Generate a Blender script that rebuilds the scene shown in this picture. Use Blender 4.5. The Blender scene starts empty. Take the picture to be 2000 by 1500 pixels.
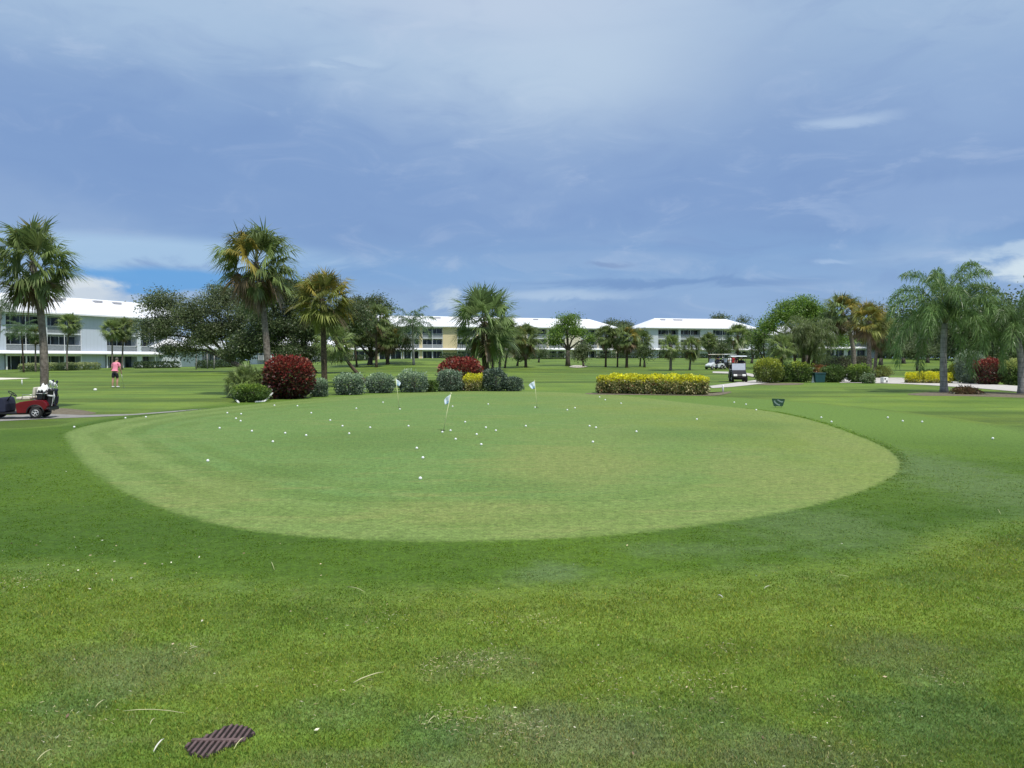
import bpy, bmesh, math, random
import numpy as np
from mathutils import Vector, Matrix, noise
random.seed(7)
C = bpy.context.scene.collection
PI = math.pi
R = math.radians
F = 1502.0; TH = math.atan(48/F); CH = 1.65

# ------------------------------------------------------------------ terrain and picture geometry
def sstep(a, b, x):
    t = min(1, max(0, (x-a)/(b-a))); return t*t*(3-2*t)
def gz(x, y):
    A = 0.25 + 1.75*sstep(-75, -15, x)
    z = A*sstep(58, 195, y)
    z += 0.95*math.exp(-((x+14)/8.5)**2-((y-122)/13)**2)*sstep(60, 100, y)
    z += 0.12*sstep(60, 100, y)*math.sin(x*0.09+1)*math.sin(y*0.07)
    return z
def ray(px, py):
    u = (px-1000)/F; v = (750-py)/F
    yy = math.cos(TH)+v*math.sin(TH)
    return u/yy, (v*math.cos(TH)-math.sin(TH))/yy
def at(px, py):
    sx, sz = ray(px, py); d = 2.0
    while d < 400:
        if CH+sz*d <= gz(sx*d, d):
            lo, hi = d*0.985, d
            for _ in range(20):
                m = (lo+hi)/2
                if CH+sz*m <= gz(sx*m, m): hi = m
                else: lo = m
            return Vector((sx*hi, hi, gz(sx*hi, hi)))
        d *= 1.015
    return Vector((sx*d, d, gz(sx*d, d)))
def on(px, py, d):
    sx, sz = ray(px, py); return Vector((sx*d, d, CH+sz*d))
def gnd(px, d):
    sx, _ = ray(px, 702); return Vector((sx*d, d, gz(sx*d, d)))

# ------------------------------------------------------------------ materials
def newmat(name):
    m = bpy.data.materials.new(name); m.use_nodes = True
    nt = m.node_tree; b = nt.nodes['Principled BSDF']
    return m, nt, b
def nd(nt, t, **kw):
    n = nt.nodes.new(t)
    for k, v in kw.items(): setattr(n, k, v)
    return n
def sn(nt, inp, val):
    if hasattr(val, 'is_linked') or isinstance(val, bpy.types.NodeSocket): nt.links.new(val, inp)
    else: inp.default_value = val
def mth(nt, op, a, b=None, c=None):
    n = nd(nt, 'ShaderNodeMath', operation=op)
    sn(nt, n.inputs[0], a)
    if b is not None: sn(nt, n.inputs[1], b)
    if c is not None: sn(nt, n.inputs[2], c)
    return n.outputs[0]
def c4(c): return (c[0], c[1], c[2], 1)
def mixc(nt, f, a, b, mode='MIX'):
    n = nd(nt, 'ShaderNodeMix', data_type='RGBA', blend_type=mode)
    sn(nt, n.inputs[0], f)
    sn(nt, n.inputs[6], a if isinstance(a, bpy.types.NodeSocket) else c4(a))
    sn(nt, n.inputs[7], b if isinstance(b, bpy.types.NodeSocket) else c4(b))
    return n.outputs[2]
def nz(nt, vec, scale, detail=3, rough=0.5, dist=0.0):
    n = nd(nt, 'ShaderNodeTexNoise'); n.inputs['Scale'].default_value = scale
    n.inputs['Detail'].default_value = detail; n.inputs['Roughness'].default_value = rough
    n.inputs['Distortion'].default_value = dist
    if vec is not None: nt.links.new(vec, n.inputs['Vector'])
    return n.outputs['Fac']
def mapr(nt, v, a, b, c=0.0, d=1.0, smooth=True):
    n = nd(nt, 'ShaderNodeMapRange', interpolation_type='SMOOTHSTEP' if smooth else 'LINEAR')
    sn(nt, n.inputs[0], v)
    for i, q in enumerate((a, b, c, d)): n.inputs[i+1].default_value = q
    return n.outputs[0]
def scalev(nt, vec, s):
    n = nd(nt, 'ShaderNodeMapping'); nt.links.new(vec, n.inputs['Vector']); n.inputs['Scale'].default_value = s
    return n.outputs[0]
def bump(nt, b, h, strength, dist):
    n = nd(nt, 'ShaderNodeBump'); n.inputs['Strength'].default_value = strength; n.inputs['Distance'].default_value = dist
    nt.links.new(h, n.inputs['Height']); nt.links.new(n.outputs[0], b.inputs['Normal'])

def simple(name, col, rough=0.6, metal=0.0, vary=0.12, scale=6.0, bmp=0.0, spec=0.5):
    m, nt, b = newmat(name)
    tc = nd(nt, 'ShaderNodeTexCoord').outputs['Object']
    f = nz(nt, tc, scale, 4)
    col2 = tuple(c*(1-vary) for c in col); col3 = tuple(min(1, c*(1+vary)) for c in col)
    nt.links.new(mixc(nt, mapr(nt, f, 0.3, 0.7), col2, col3), b.inputs['Base Color'])
    b.inputs['Roughness'].default_value = rough; b.inputs['Metallic'].default_value = metal
    b.inputs['Specular IOR Level'].default_value = spec
    if bmp: bump(nt, b, nz(nt, tc, scale*4, 4), bmp, 0.02)
    return m

def leafmat(name, rough=0.42, trans=0.38, spec=0.5):
    m, nt, b = newmat(name)
    a = nd(nt, 'ShaderNodeAttribute', attribute_name='Col').outputs['Color']
    tc = nd(nt, 'ShaderNodeTexCoord').outputs['Object']
    hs = nd(nt, 'ShaderNodeHueSaturation'); nt.links.new(a, hs.inputs['Color'])
    nt.links.new(mapr(nt, nz(nt, tc, 3.0, 2), 0.3, 0.7, 1.0, 1.32), hs.inputs['Value'])
    col = hs.outputs[0]
    nt.links.new(col, b.inputs['Base Color']); b.inputs['Roughness'].default_value = rough
    b.inputs['Specular IOR Level'].default_value = spec
    t = nd(nt, 'ShaderNodeBsdfTranslucent'); nt.links.new(col, t.inputs['Color'])
    mx = nd(nt, 'ShaderNodeMixShader'); mx.inputs[0].default_value = trans
    nt.links.new(b.outputs[0], mx.inputs[1]); nt.links.new(t.outputs[0], mx.inputs[2])
    nt.links.new(mx.outputs[0], nt.nodes['Material Output'].inputs['Surface'])
    return m

def spot(nt, P, nse, px, py, rpx, rpy, k=1.0):
    """soft uneven patch of turf centred on a ground point"""
    c = at(px, py); a = at(px+rpx, py); b = at(px, py-rpy); rx = abs(a.x-c.x); ry = abs(b.y-c.y)
    sx = nd(nt, 'ShaderNodeSeparateXYZ'); nt.links.new(P, sx.inputs[0])
    dx = mth(nt, 'DIVIDE', mth(nt, 'SUBTRACT', sx.outputs[0], c.x), rx); dy = mth(nt, 'DIVIDE', mth(nt, 'SUBTRACT', sx.outputs[1], c.y), ry)
    g = mth(nt, 'EXPONENT', mth(nt, 'MULTIPLY', mth(nt, 'ADD', mth(nt, 'MULTIPLY', dx, dx), mth(nt, 'MULTIPLY', dy, dy)), -1.0))
    return mth(nt, 'MULTIPLY', mapr(nt, mth(nt, 'ADD', g, mth(nt, 'MULTIPLY', mth(nt, 'SUBTRACT', nse, 0.5), 1.6)), 0.25, 1.0, 0, k), mapr(nt, g, 0.02, 0.3))
def turf(nt, P, kind):
    n1 = nz(nt, P, 0.22, 3); n2 = nz(nt, P, 1.1, 4, 0.6); n3 = nz(nt, P, 5.0, 4, 0.65); nb = nz(nt, P, 2.2, 5, 0.7)
    sx = nd(nt, 'ShaderNodeSeparateXYZ'); nt.links.new(P, sx.inputs[0])
    if kind == 'rough':
        c = mixc(nt, mapr(nt, n1, 0.36, 0.64), (0.098, 0.162, 0.024), (0.134, 0.196, 0.027))
        c = mixc(nt, mapr(nt, n2, 0.46, 0.72, 0, 0.6), c, (0.080, 0.140, 0.032))
        for q in [(1050,1190,420,60,.85),(1500,1210,380,80,.8),(560,1330,330,110,.7),(1950,1100,170,80,.8),(260,1200,240,40,.5),(1250,1330,300,60,.5)]:
            c = mixc(nt, spot(nt, P, nb, *q), c, (0.138, 0.194, 0.028))
        for q in [(1180,1440,380,80,.85),(260,1300,260,60,.6),(1560,1480,300,50,.6),(60,1450,200,70,.6),(1760,1280,160,60,.5),(960,1310,200,40,.4),(700,1480,200,30,.5)]:
            c = mixc(nt, spot(nt, P, nb, *q), c, (0.130, 0.160, 0.066))
        for q in [(840,1430,110,50,.7),(1850,1400,230,110,.75),(120,1370,130,40,.5),(640,1390,160,50,.5),(1330,1400,200,60,.5)]:
            c = mixc(nt, spot(nt, P, nb, *q), c, (0.074, 0.132, 0.038))
        c = mixc(nt, mapr(nt, n3, 0.52, 0.78, 0, 0.45), c, (0.165, 0.185, 0.070))
        dry = mapr(nt, nz(nt, P, 1.9, 5, 0.7), 0.62, 0.75, 0, 0.45)
        c = mixc(nt, dry, c, (0.24, 0.215, 0.11))
    elif kind == 'apron':
        c = mixc(nt, mapr(nt, n1, 0.36, 0.64), (0.052, 0.106, 0.009), (0.080, 0.144, 0.012))
        for q in [(1080,1125,110,30,.8),(1850,930,190,80,.7),(1600,1030,220,50,.6),(1700,880,130,50,.4),(1350,1075,160,20,.5),(1480,1110,90,14,.4)]:
            c = mixc(nt, spot(nt, P, nb, *q), c, (0.104, 0.160, 0.052))
        c = mixc(nt, mapr(nt, n3, 0.5, 0.8, 0, 0.35), c, (0.098, 0.145, 0.028))
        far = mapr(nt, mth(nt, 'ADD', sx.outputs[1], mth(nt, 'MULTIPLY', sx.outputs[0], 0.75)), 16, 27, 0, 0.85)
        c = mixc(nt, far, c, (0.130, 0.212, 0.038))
    else:
        # mower passes are rings parallel to the edge of the green
        at_ = nd(nt, 'ShaderNodeAttribute', attribute_name='ring').outputs['Fac']
        wob = mth(nt, 'MULTIPLY', mth(nt, 'SUBTRACT', n2, 0.5), 0.035)
        s = mth(nt, 'ADD', at_, wob)
        w = mth(nt, 'SINE', mth(nt, 'MULTIPLY', s, 70.0))
        strip = mth(nt, 'MULTIPLY', mapr(nt, w, -0.5, 0.5, 0, 1), mapr(nt, s, 0.58, 0.80, 0, 0.6))
        strip = mth(nt, 'MULTIPLY', strip, mapr(nt, mth(nt, 'ADD', sx.outputs[0], mth(nt, 'MULTIPLY', sx.outputs[1], .35)), 9.0, -2.0, 0.1, 1))
        strip = mth(nt, 'MULTIPLY', strip, mapr(nt, nz(nt, P, 0.6, 3), 0.35, 0.55, .25, 1))
        yel = mapr(nt, mth(nt, 'ADD', mth(nt, 'MULTIPLY', sx.outputs[0], 0.05), n1), 0.35, 0.95)
        c = mixc(nt, yel, (0.124, 0.215, 0.054), (0.168, 0.222, 0.042))
        c = mixc(nt, mapr(nt, n2, 0.40, 0.70, 0, 0.45), c, (0.172, 0.240, 0.070))
        c = mixc(nt, mapr(nt, s, .80, .9, 0, .45), c, (0.200, 0.250, 0.066))
        c = mixc(nt, strip, c, (0.100, 0.165, 0.030))
        st = nz(nt, scalev(nt, P, (0.5, 2.6, 1)), 1.3, 6, 0.7, 1.0)
        c = mixc(nt, mapr(nt, st, 0.50, 0.70, 0, 0.7), c, (0.222, 0.246, 0.078))
        for q in [(1120,905,230,45,.9),(1500,925,170,45,.7),(900,1000,260,30,.7),(420,960,150,40,.5),(1640,870,60,30,.5),(1180,850,200,20,.3)]:
            c = mixc(nt, spot(nt, P, st, *q), c, (0.196, 0.234, 0.066))
        for q in [(700,860,260,26,.55),(1350,850,200,16,.5),(560,920,130,20,.6),(1000,950,160,18,.35),(1480,830,120,10,.5)]:
            c = mixc(nt, spot(nt, P, st, *q), c, (0.092, 0.160, 0.032))
        c = mixc(nt, mapr(nt, n3, 0.46, 0.70, 0, 0.6), c, (0.112, 0.176, 0.036))
    return c
def grass_mat(name, kind, blade=False):
    m, nt, b = newmat(name)
    P = nd(nt, 'ShaderNodeNewGeometry').outputs['Position']
    c = turf(nt, P, kind)
    if not blade:
        fine = nz(nt, P, 55.0, 3, 0.7); fine2 = nz(nt, P, 14.0, 4, 0.7)
        if kind != 'rough':
            # the two heights of cut run into each other over a hand's width
            e = nd(nt, 'ShaderNodeAttribute', attribute_name='edge').outputs['Fac']
            e = mth(nt, 'ADD', e, mth(nt, 'MULTIPLY', mth(nt, 'SUBTRACT', nz(nt, P, 9.0, 4, .7), .5), .22 if kind == 'green' else .5))
            f_ = mapr(nt, e, -.07, .07) if kind == 'green' else mapr(nt, e, -.05, .5)
            c = mixc(nt, f_, turf(nt, P, 'apron' if kind == 'green' else 'rough'), c)
        band = mapr(nt, nz(nt, scalev(nt, P, (0.03, 0.16, 1)), 1.0, 4, 0.6, 1.5), 0.38, 0.62, 0.72, 1.25) if kind == 'rough' else None
        amp = 0.30 if kind == 'green' else 0.28
        k = mth(nt, 'MULTIPLY', mapr(nt, fine, 0.3, 0.7, 1-amp, 1+amp), mapr(nt, fine2, 0.3, 0.7, 1-amp*.75, 1+amp*.75))
        if band is not None: k = mth(nt, 'MULTIPLY', k, band)
        hs = nd(nt, 'ShaderNodeHueSaturation'); nt.links.new(c, hs.inputs['Color']); nt.links.new(k, hs.inputs['Value'])
        c = hs.outputs[0]
        bump(nt, b, fine, 0.35 if kind != 'green' else 0.12, 0.01)
    else:
        at2 = nd(nt, 'ShaderNodeAttribute', attribute_name='Col').outputs['Color']
        c = mixc(nt, 1.0, mixc(nt, 1.0, c, at2, 'MULTIPLY'), (1.75, 1.62, 1.6), 'MULTIPLY')
    nt.links.new(c, b.inputs['Base Color'])
    b.inputs['Roughness'].default_value = 0.75; b.inputs['Specular IOR Level'].default_value = 0.15
    if blade:
        t = nd(nt, 'ShaderNodeBsdfTranslucent'); nt.links.new(c, t.inputs['Color'])
        mx = nd(nt, 'ShaderNodeMixShader'); mx.inputs[0].default_value = 0.35
        nt.links.new(b.outputs[0], mx.inputs[1]); nt.links.new(t.outputs[0], mx.inputs[2])
        nt.links.new(mx.outputs[0], nt.nodes['Material Output'].inputs['Surface'])
    return m

def bark(name, c1, c2, sc=(6, 6, 1.2), bmp=0.8, rings=0.0):
    m, nt, b = newmat(name)
    tc = nd(nt, 'ShaderNodeTexCoord').outputs['Object']
    f = nz(nt, scalev(nt, tc, sc), 1.6, 5, 0.65)
    f2 = nz(nt, tc, 1.2, 3)
    c = mixc(nt, mapr(nt, f, 0.32, 0.68), c1, c2)
    c = mixc(nt, mapr(nt, f2, 0.5, 0.75, 0, 0.5), c, tuple(x*1.5 for x in c2))
    if rings:
        s = nd(nt, 'ShaderNodeSeparateXYZ'); nt.links.new(tc, s.inputs[0])
        w = mth(nt, 'SINE', mth(nt, 'MULTIPLY', s.outputs[2], rings))
        c = mixc(nt, mapr(nt, w, 0.6, 1.0, 0, 0.35), c, tuple(x*0.5 for x in c1))
    nt.links.new(c, b.inputs['Base Color']); b.inputs['Roughness'].default_value = 0.9
    b.inputs['Specular IOR Level'].default_value = 0.15
    bump(nt, b, f, bmp, 0.03)
    return m

def roofmat():
    m, nt, b = newmat('white_metal_roof')
    tc = nd(nt, 'ShaderNodeTexCoord').outputs['Object']
    s = nd(nt, 'ShaderNodeSeparateXYZ'); nt.links.new(tc, s.inputs[0])
    w = mth(nt, 'SINE', mth(nt, 'MULTIPLY', s.outputs[0], 12.0))
    seam = mapr(nt, w, 0.9, 1.0, 0, 0.35)
    c = mixc(nt, seam, (0.80, 0.80, 0.82), (0.55, 0.56, 0.6))
    c = mixc(nt, mapr(nt, nz(nt, scalev(nt, tc, (0.3, 0.15, 1)), 2, 4), 0.5, 0.8, 0, 0.4), c, (0.66, 0.66, 0.68))
    nt.links.new(c, b.inputs['Base Color']); b.inputs['Roughness'].default_value = 0.45
    bump(nt, b, w, 0.3, 0.03)
    return m
def sidingmat(name, col):
    m, nt, b = newmat(name)
    tc = nd(nt, 'ShaderNodeTexCoord').outputs['Object']
    s = nd(nt, 'ShaderNodeSeparateXYZ'); nt.links.new(tc, s.inputs[0])
    w = mth(nt, 'SINE', mth(nt, 'MULTIPLY', s.outputs[0], 10.0))
    c = mixc(nt, mapr(nt, w, 0.92, 1.0, 0, 0.4), col, tuple(x*0.7 for x in col))
    c = mixc(nt, mapr(nt, nz(nt, scalev(nt, tc, (1, 1, .3)), 0.8, 4), 0.45, 0.8, 0, 0.35), c, tuple(x*0.85 for x in col))
    nt.links.new(c, b.inputs['Base Color']); b.inputs['Roughness'].default_value = 0.7
    return m
def glassmat(name, col=(0.012, 0.016, 0.02)):
    m, nt, b = newmat(name)
    tc = nd(nt, 'ShaderNodeTexCoord').outputs['Object']
    c = mixc(nt, mapr(nt, nz(nt, scalev(nt, tc, (1, 1, .4)), 0.9, 3), 0.4, 0.65), col, tuple(x*5+0.01 for x in col))
    nt.links.new(c, b.inputs['Base Color']); b.inputs['Roughness'].default_value = 0.12
    return m
def pathmat(name, c1, c2, sc=3.0):
    m, nt, b = newmat(name)
    P = nd(nt, 'ShaderNodeNewGeometry').outputs['Position']
    c = mixc(nt, mapr(nt, nz(nt, P, sc, 5, 0.7), 0.35, 0.65), c1, c2)
    c = mixc(nt, mapr(nt, nz(nt, P, sc*9, 3, 0.7), 0.5, 0.8, 0, 0.5), c, tuple(x*0.7 for x in c1))
    nt.links.new(c, b.inputs['Base Color']); b.inputs['Roughness'].default_value = 0.95
    b.inputs['Specular IOR Level'].default_value = 0.1
    bump(nt, b, nz(nt, P, sc*12, 4, 0.7), 0.6, 0.02)
    return m

M = dict(
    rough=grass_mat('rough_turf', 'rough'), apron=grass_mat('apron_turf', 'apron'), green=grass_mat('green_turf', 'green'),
    rough_b=grass_mat('rough_blades', 'rough', True), apron_b=grass_mat('apron_blades', 'apron', True),
    leaf=leafmat('leaf'), waxy=leafmat('waxy_leaf', 0.35, 0.2, 0.5), litter=leafmat('litter', 0.8, 0.1, 0.1),
    sabal=bark('sabal_bark', (0.10, 0.085, 0.07), (0.24, 0.21, 0.175), (5, 5, 5), 1.0),
    sabal_dark=bark('dark_palm_bark', (0.045, 0.035, 0.025), (0.12, 0.09, 0.065), (5, 5, 5), 1.0),
    queen=bark('queen_bark', (0.20, 0.195, 0.185), (0.36, 0.35, 0.33), (5, 5, 2), 0.4, 26.0),
    oak=bark('oak_bark', (0.06, 0.05, 0.04), (0.15, 0.13, 0.11)),
    roof=roofmat(), white=simple('white_paint', (0.74, 0.75, 0.77), 0.5, vary=0.06),
    trim=simple('trim_paint', (0.62, 0.66, 0.69), 0.5, vary=0.06),
    blue=sidingmat('pale_blue_siding', (0.52, 0.57, 0.66)), yellow=sidingmat('cream_siding', (0.66, 0.55, 0.33)),
    cream=sidingmat('ivory_siding', (0.62, 0.57, 0.44)), pale=sidingmat('pale_grey_siding', (0.56, 0.60, 0.64)),
    glass=glassmat('dark_glass'), screen=simple('porch_screen', (0.22, 0.24, 0.26), 0.6, vary=0.15),
    inner=simple('porch_shade_wall', (0.20, 0.21, 0.22), 0.8), slab=simple('slab', (0.66, 0.69, 0.72), 0.7, vary=0.06),
    vent=simple('vent_grey', (0.35, 0.35, 0.38), 0.6),
    concrete=pathmat('concrete', (0.46, 0.43, 0.40), (0.56, 0.53, 0.49)), sand=pathmat('sand', (0.70, 0.64, 0.54), (0.78, 0.72, 0.62)),
    mulch=pathmat('mulch', (0.135, 0.11, 0.08), (0.22, 0.195, 0.14), 6.0), asphalt=pathmat('worn_path', (0.24, 0.23, 0.22), (0.31, 0.30, 0.28)),
    red=simple('red_paint', (0.15, 0.006, 0.012), 0.22, vary=0.1), black=simple('black_plastic', (0.012, 0.012, 0.014), 0.45),
    tyre=simple('tyre_rubber', (0.018, 0.018, 0.018), 0.85), rim=simple('silver_rim', (0.62, 0.62, 0.63), 0.35, 0.6),
    seat=simple('cream_vinyl', (0.62, 0.56, 0.46), 0.5), navy=simple('navy_fabric', (0.016, 0.02, 0.045), 0.8),
    whitefab=simple('white_fabric', (0.78, 0.78, 0.78), 0.85), steel=simple('steel', (0.5, 0.5, 0.5), 0.3, 0.9),
    pink=simple('pink_cloth', (0.80, 0.26, 0.36), 0.85), shorts=simple('dark_cloth', (0.012, 0.013, 0.022), 0.85),
    skin=simple('skin', (0.46, 0.27, 0.19), 0.6, vary=0.06), hair=simple('grey_hair', (0.10, 0.09, 0.08), 0.9),
    redcloth=simple('red_cloth', (0.42, 0.02, 0.03), 0.85), khaki=simple('khaki_cloth', (0.36, 0.32, 0.26), 0.85),
    grate=simple('grate_iron', (0.125, 0.080, 0.075), 0.75, 0.0, 0.25, 40.0, 0.4), hole_shade=simple('hole_shade_black', (0.012, 0.009, 0.008), 0.95),  # near black stands in for the shade inside drain and cup holes
    ball=simple('ball_white', (0.82, 0.83, 0.82), 0.3, vary=0.02), pole=simple('pale_yellow_pole', (0.68, 0.70, 0.38), 0.4),
    flagc=simple('flag_cloth', (0.66, 0.74, 0.84), 0.8), flagb=simple('flag_blue', (0.34, 0.50, 0.66), 0.8),
    teal=simple('teal_plastic', (0.012, 0.06, 0.065), 0.45), signg=simple('sign_green', (0.02, 0.065, 0.035), 0.5),
    straw=simple('straw', (0.55, 0.53, 0.28), 0.7), strawp=simple('bleached_straw', (0.70, 0.68, 0.58), 0.7),
    signw=simple('sign_grey', (0.22, 0.29, 0.28), 0.6), pvc=simple('white_pipe', (0.80, 0.80, 0.77), 0.4),
)

# ------------------------------------------------------------------ object helpers
def tag(o, label=None, cat=None, group=None, kind=None):
    if label: o['label'] = label
    if cat: o['category'] = cat
    if group: o['group'] = group
    if kind: o['kind'] = kind
    return o
def link(o, parent=None):
    C.objects.link(o)
    if parent is not None: o.parent = parent
    return o
def empty(name, loc, rz=0.0):
    o = bpy.data.objects.new(name, None); o.location = loc; o.rotation_euler = (0, 0, rz)
    o.empty_display_size = 0.3
    return link(o)
def meshobj(name, me, mat, parent=None, loc=None):
    o = bpy.data.objects.new(name, me)
    if mat is not None and len(me.materials) == 0: me.materials.append(mat)
    if loc is not None: o.location = loc
    return link(o, parent)
class MB:
    def __init__(s): s.v = []; s.f = []; s.sm = []
    def box(s, x0, x1, y0, y1, z0, z1):
        b = len(s.v)
        s.v += [(x0,y0,z0),(x1,y0,z0),(x1,y1,z0),(x0,y1,z0),(x0,y0,z1),(x1,y0,z1),(x1,y1,z1),(x0,y1,z1)]
        s.f += [tuple(b+i for i in q) for q in ((0,3,2,1),(4,5,6,7),(0,1,5,4),(1,2,6,5),(2,3,7,6),(3,0,4,7))]
        s.sm += [False]*6; return s
    def poly(s, pts):
        b = len(s.v); s.v += [tuple(p) for p in pts]; s.f.append(tuple(range(b, b+len(pts)))); s.sm.append(False); return s
    def tube(s, pts, rad, n=8, cap=True):
        pts = [Vector(p) for p in pts]
        if not hasattr(rad, '__len__'): rad = [rad]*len(pts)
        b0 = len(s.v); up = Vector((0, 0, 1)); side = None
        for i, p in enumerate(pts):
            t = (pts[min(i+1, len(pts)-1)]-pts[max(i-1, 0)]).normalized()
            if side is None:
                side = t.cross(up)
                if side.length < 0.1: side = t.cross(Vector((1, 0, 0)))
            side = (side - t*side.dot(t)).normalized(); o2 = t.cross(side)
            for k in range(n):
                a = 2*PI*k/n
                s.v.append(tuple(p+side*(math.cos(a)*rad[i])+o2*(math.sin(a)*rad[i])))
        for i in range(len(pts)-1):
            for k in range(n):
                a = b0+i*n+k; c = b0+i*n+(k+1) % n
                s.f.append((a, c, c+n, a+n)); s.sm.append(True)
        if cap:
            s.f.append(tuple(b0+k for k in range(n))[::-1]); s.sm.append(False)
            e = b0+(len(pts)-1)*n
            s.f.append(tuple(e+k for k in range(n))); s.sm.append(False)
        return s
    def lathe(s, prof, n=24, axis='z', c=(0, 0, 0)):
        b = len(s.v)
        for r, h in prof:
            for k in range(n):
                a = 2*PI*k/n; x, y, z = r*math.cos(a), r*math.sin(a), h
                if axis == 'y': x, y, z = x, z, y
                if axis == 'x': x, y, z = z, x, y
                s.v.append((x+c[0], y+c[1], z+c[2]))
        for i in range(len(prof)-1):
            for k in range(n):
                s.f.append((b+i*n+k, b+i*n+(k+1) % n, b+(i+1)*n+(k+1) % n, b+(i+1)*n+k)); s.sm.append(True)
        return s
    def prism(s, prof, y0, y1):      # profile in xz, extruded along y
        b = len(s.v); n = len(prof)
        s.v += [(x, y0, z) for x, z in prof]+[(x, y1, z) for x, z in prof]
        s.f.append(tuple(range(b, b+n))); s.f.append(tuple(range(b+n, b+2*n))[::-1]); s.sm += [False]*2
        for i in range(n):
            j = (i+1) % n; s.f.append((b+i, b+i+n, b+j+n, b+j)); s.sm.append(False)
        return s
    def mesh(s, name):
        me = bpy.data.meshes.new(name); me.from_pydata(s.v, [], s.f); me.update()
        bm = bmesh.new(); bm.from_mesh(me); bmesh.ops.recalc_face_normals(bm, faces=bm.faces); bm.to_mesh(me); bm.free()
        me.polygons.foreach_set('use_smooth', s.sm)
        return me
    def build(s, name, mat, parent=None, loc=None, bevel=0.0):
        o = meshobj(name, s.mesh(name), mat, parent, loc)
        if bevel:
            m = o.modifiers.new('bevel', 'BEVEL'); m.width = bevel; m.segments = 2; m.limit_method = 'ANGLE'
        return o

def quads_mesh(name, V, Col):     # V (N,4,3) quads, Col (N,3)
    N = V.shape[0]
    me = bpy.data.meshes.new(name)
    me.vertices.add(N*4); me.vertices.foreach_set('co', V.astype(np.float32).ravel())
    me.loops.add(N*4); me.loops.foreach_set('vertex_index', np.arange(N*4, dtype=np.int32))
    me.polygons.add(N); me.polygons.foreach_set('loop_start', np.arange(0, N*4, 4, dtype=np.int32))
    me.update(calc_edges=True)
    ca = me.color_attributes.new('Col', 'FLOAT_COLOR', 'POINT')
    c = np.ones((N, 4, 4), np.float32); c[:, :, :3] = Col[:, None, :]
    ca.data.foreach_set('color', c.ravel())
    return me
def norm(a): return a/np.maximum(np.linalg.norm(a, axis=-1, keepdims=True), 1e-9)
def leaves(rng, P, D, Ln, Wd, droop=0.15):
    """diamond leaves at P pointing along D"""
    N = len(P); D = norm(D)
    s = norm(np.cross(D, rng.normal(size=(N, 3))))
    Ln = np.broadcast_to(Ln, N)[:, None]; Wd = np.broadcast_to(Wd, N)[:, None]
    mid = P + D*Ln*0.5
    tip = P + D*Ln; tip[:, 2] -= (Ln*droop)[:, 0]
    return np.stack([P, mid+s*Wd*.5, tip, mid-s*Wd*.5], 1)
def pickcol(rng, N, pal, jit=0.18):
    pal = np.array(pal); w = pal[:, 3]/pal[:, 3].sum()
    idx = rng.choice(len(pal), N, p=w)
    return np.clip(pal[idx, :3]*(1+rng.normal(size=(N, 1))*jit), 0.002, 1)

# ------------------------------------------------------------------ plants
GREEN = [(0.085, 0.135, 0.04, 3), (0.125, 0.18, 0.06, 2), (0.06, 0.10, 0.03, 2)]
def fan_crown(seed, nf=56, gold=0.0, brown=0.25, droop=0.45, upto=88, down=-84, green=(0.135, 0.18, 0.06), sp=1.0):
    rng = np.random.default_rng(seed); VV = []; CC = []
    for i in range(nf):
        t = (i+0.5)/nf
        az = i*2.39996+rng.normal()*0.15
        el = R(upto+(down-upto)*t)+rng.normal()*0.09
        d = np.array([math.cos(az)*math.cos(el), math.sin(az)*math.cos(el), math.sin(el)])
        young = min(1.0, 0.72+t*1.2); pet = (0.44+0.12*rng.random())*sp*young
        side = norm(np.cross(d, [0, 0, 1.0])+1e-4*rng.normal(size=3))
        up = norm(np.cross(side, d))
        h = d*pet; h[2] -= 0.05
        # petiole
        a = side*0.008
        VV.append(np.array([[-a, a, h+a, h-a]])); CC.append(np.array([[0.16, 0.18, 0.07]]))
        nl = 34; ang = np.linspace(-R(118), R(118), nl)+rng.normal(size=nl)*0.03
        tw = rng.normal()*0.85
        s2 = side*math.cos(tw)+up*math.sin(tw)
        # costapalmate blade: folded along its midrib, tips hanging
        L = young*(0.52-0.13*(np.abs(ang)/R(118))**2)*(0.85+0.25*rng.random(nl))*(0.8+.35*rng.random())
        dir1 = norm(np.cos(ang)[:, None]*d+np.sin(ang)[:, None]*s2+ (0.32*np.abs(np.sin(ang)))[:, None]*up*(1 if rng.random() < .7 else -1))
        base = h+np.zeros((nl, 3))
        mid = base+dir1*(L*0.55)[:, None]
        dr = droop*(0.55+0.9*rng.random(nl))
        dir2 = dir1.copy(); dir2[:, 2] -= dr*1.6; dir2 = norm(dir2)
        tip = mid+dir2*(L*0.5)[:, None]
        w = norm(np.cross(dir1, up))*0.0155
        VV.append(np.stack([base, mid+w, tip, mid-w], 1))
        r = rng.random()
        if t > 1-brown*0.6 and r < 0.6: c = np.array([0.20, 0.145, 0.085])
        elif r < gold: c = np.array([0.30, 0.25, 0.055])
        else: c = np.array(green)*(0.8+0.8*rng.random())
        cc = c*(1+rng.normal(size=(nl, 1))*0.16); CC.append(np.clip(cc, 0.005, 1))
    return quads_mesh('crown', np.concatenate(VV), np.concatenate(CC))
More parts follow.
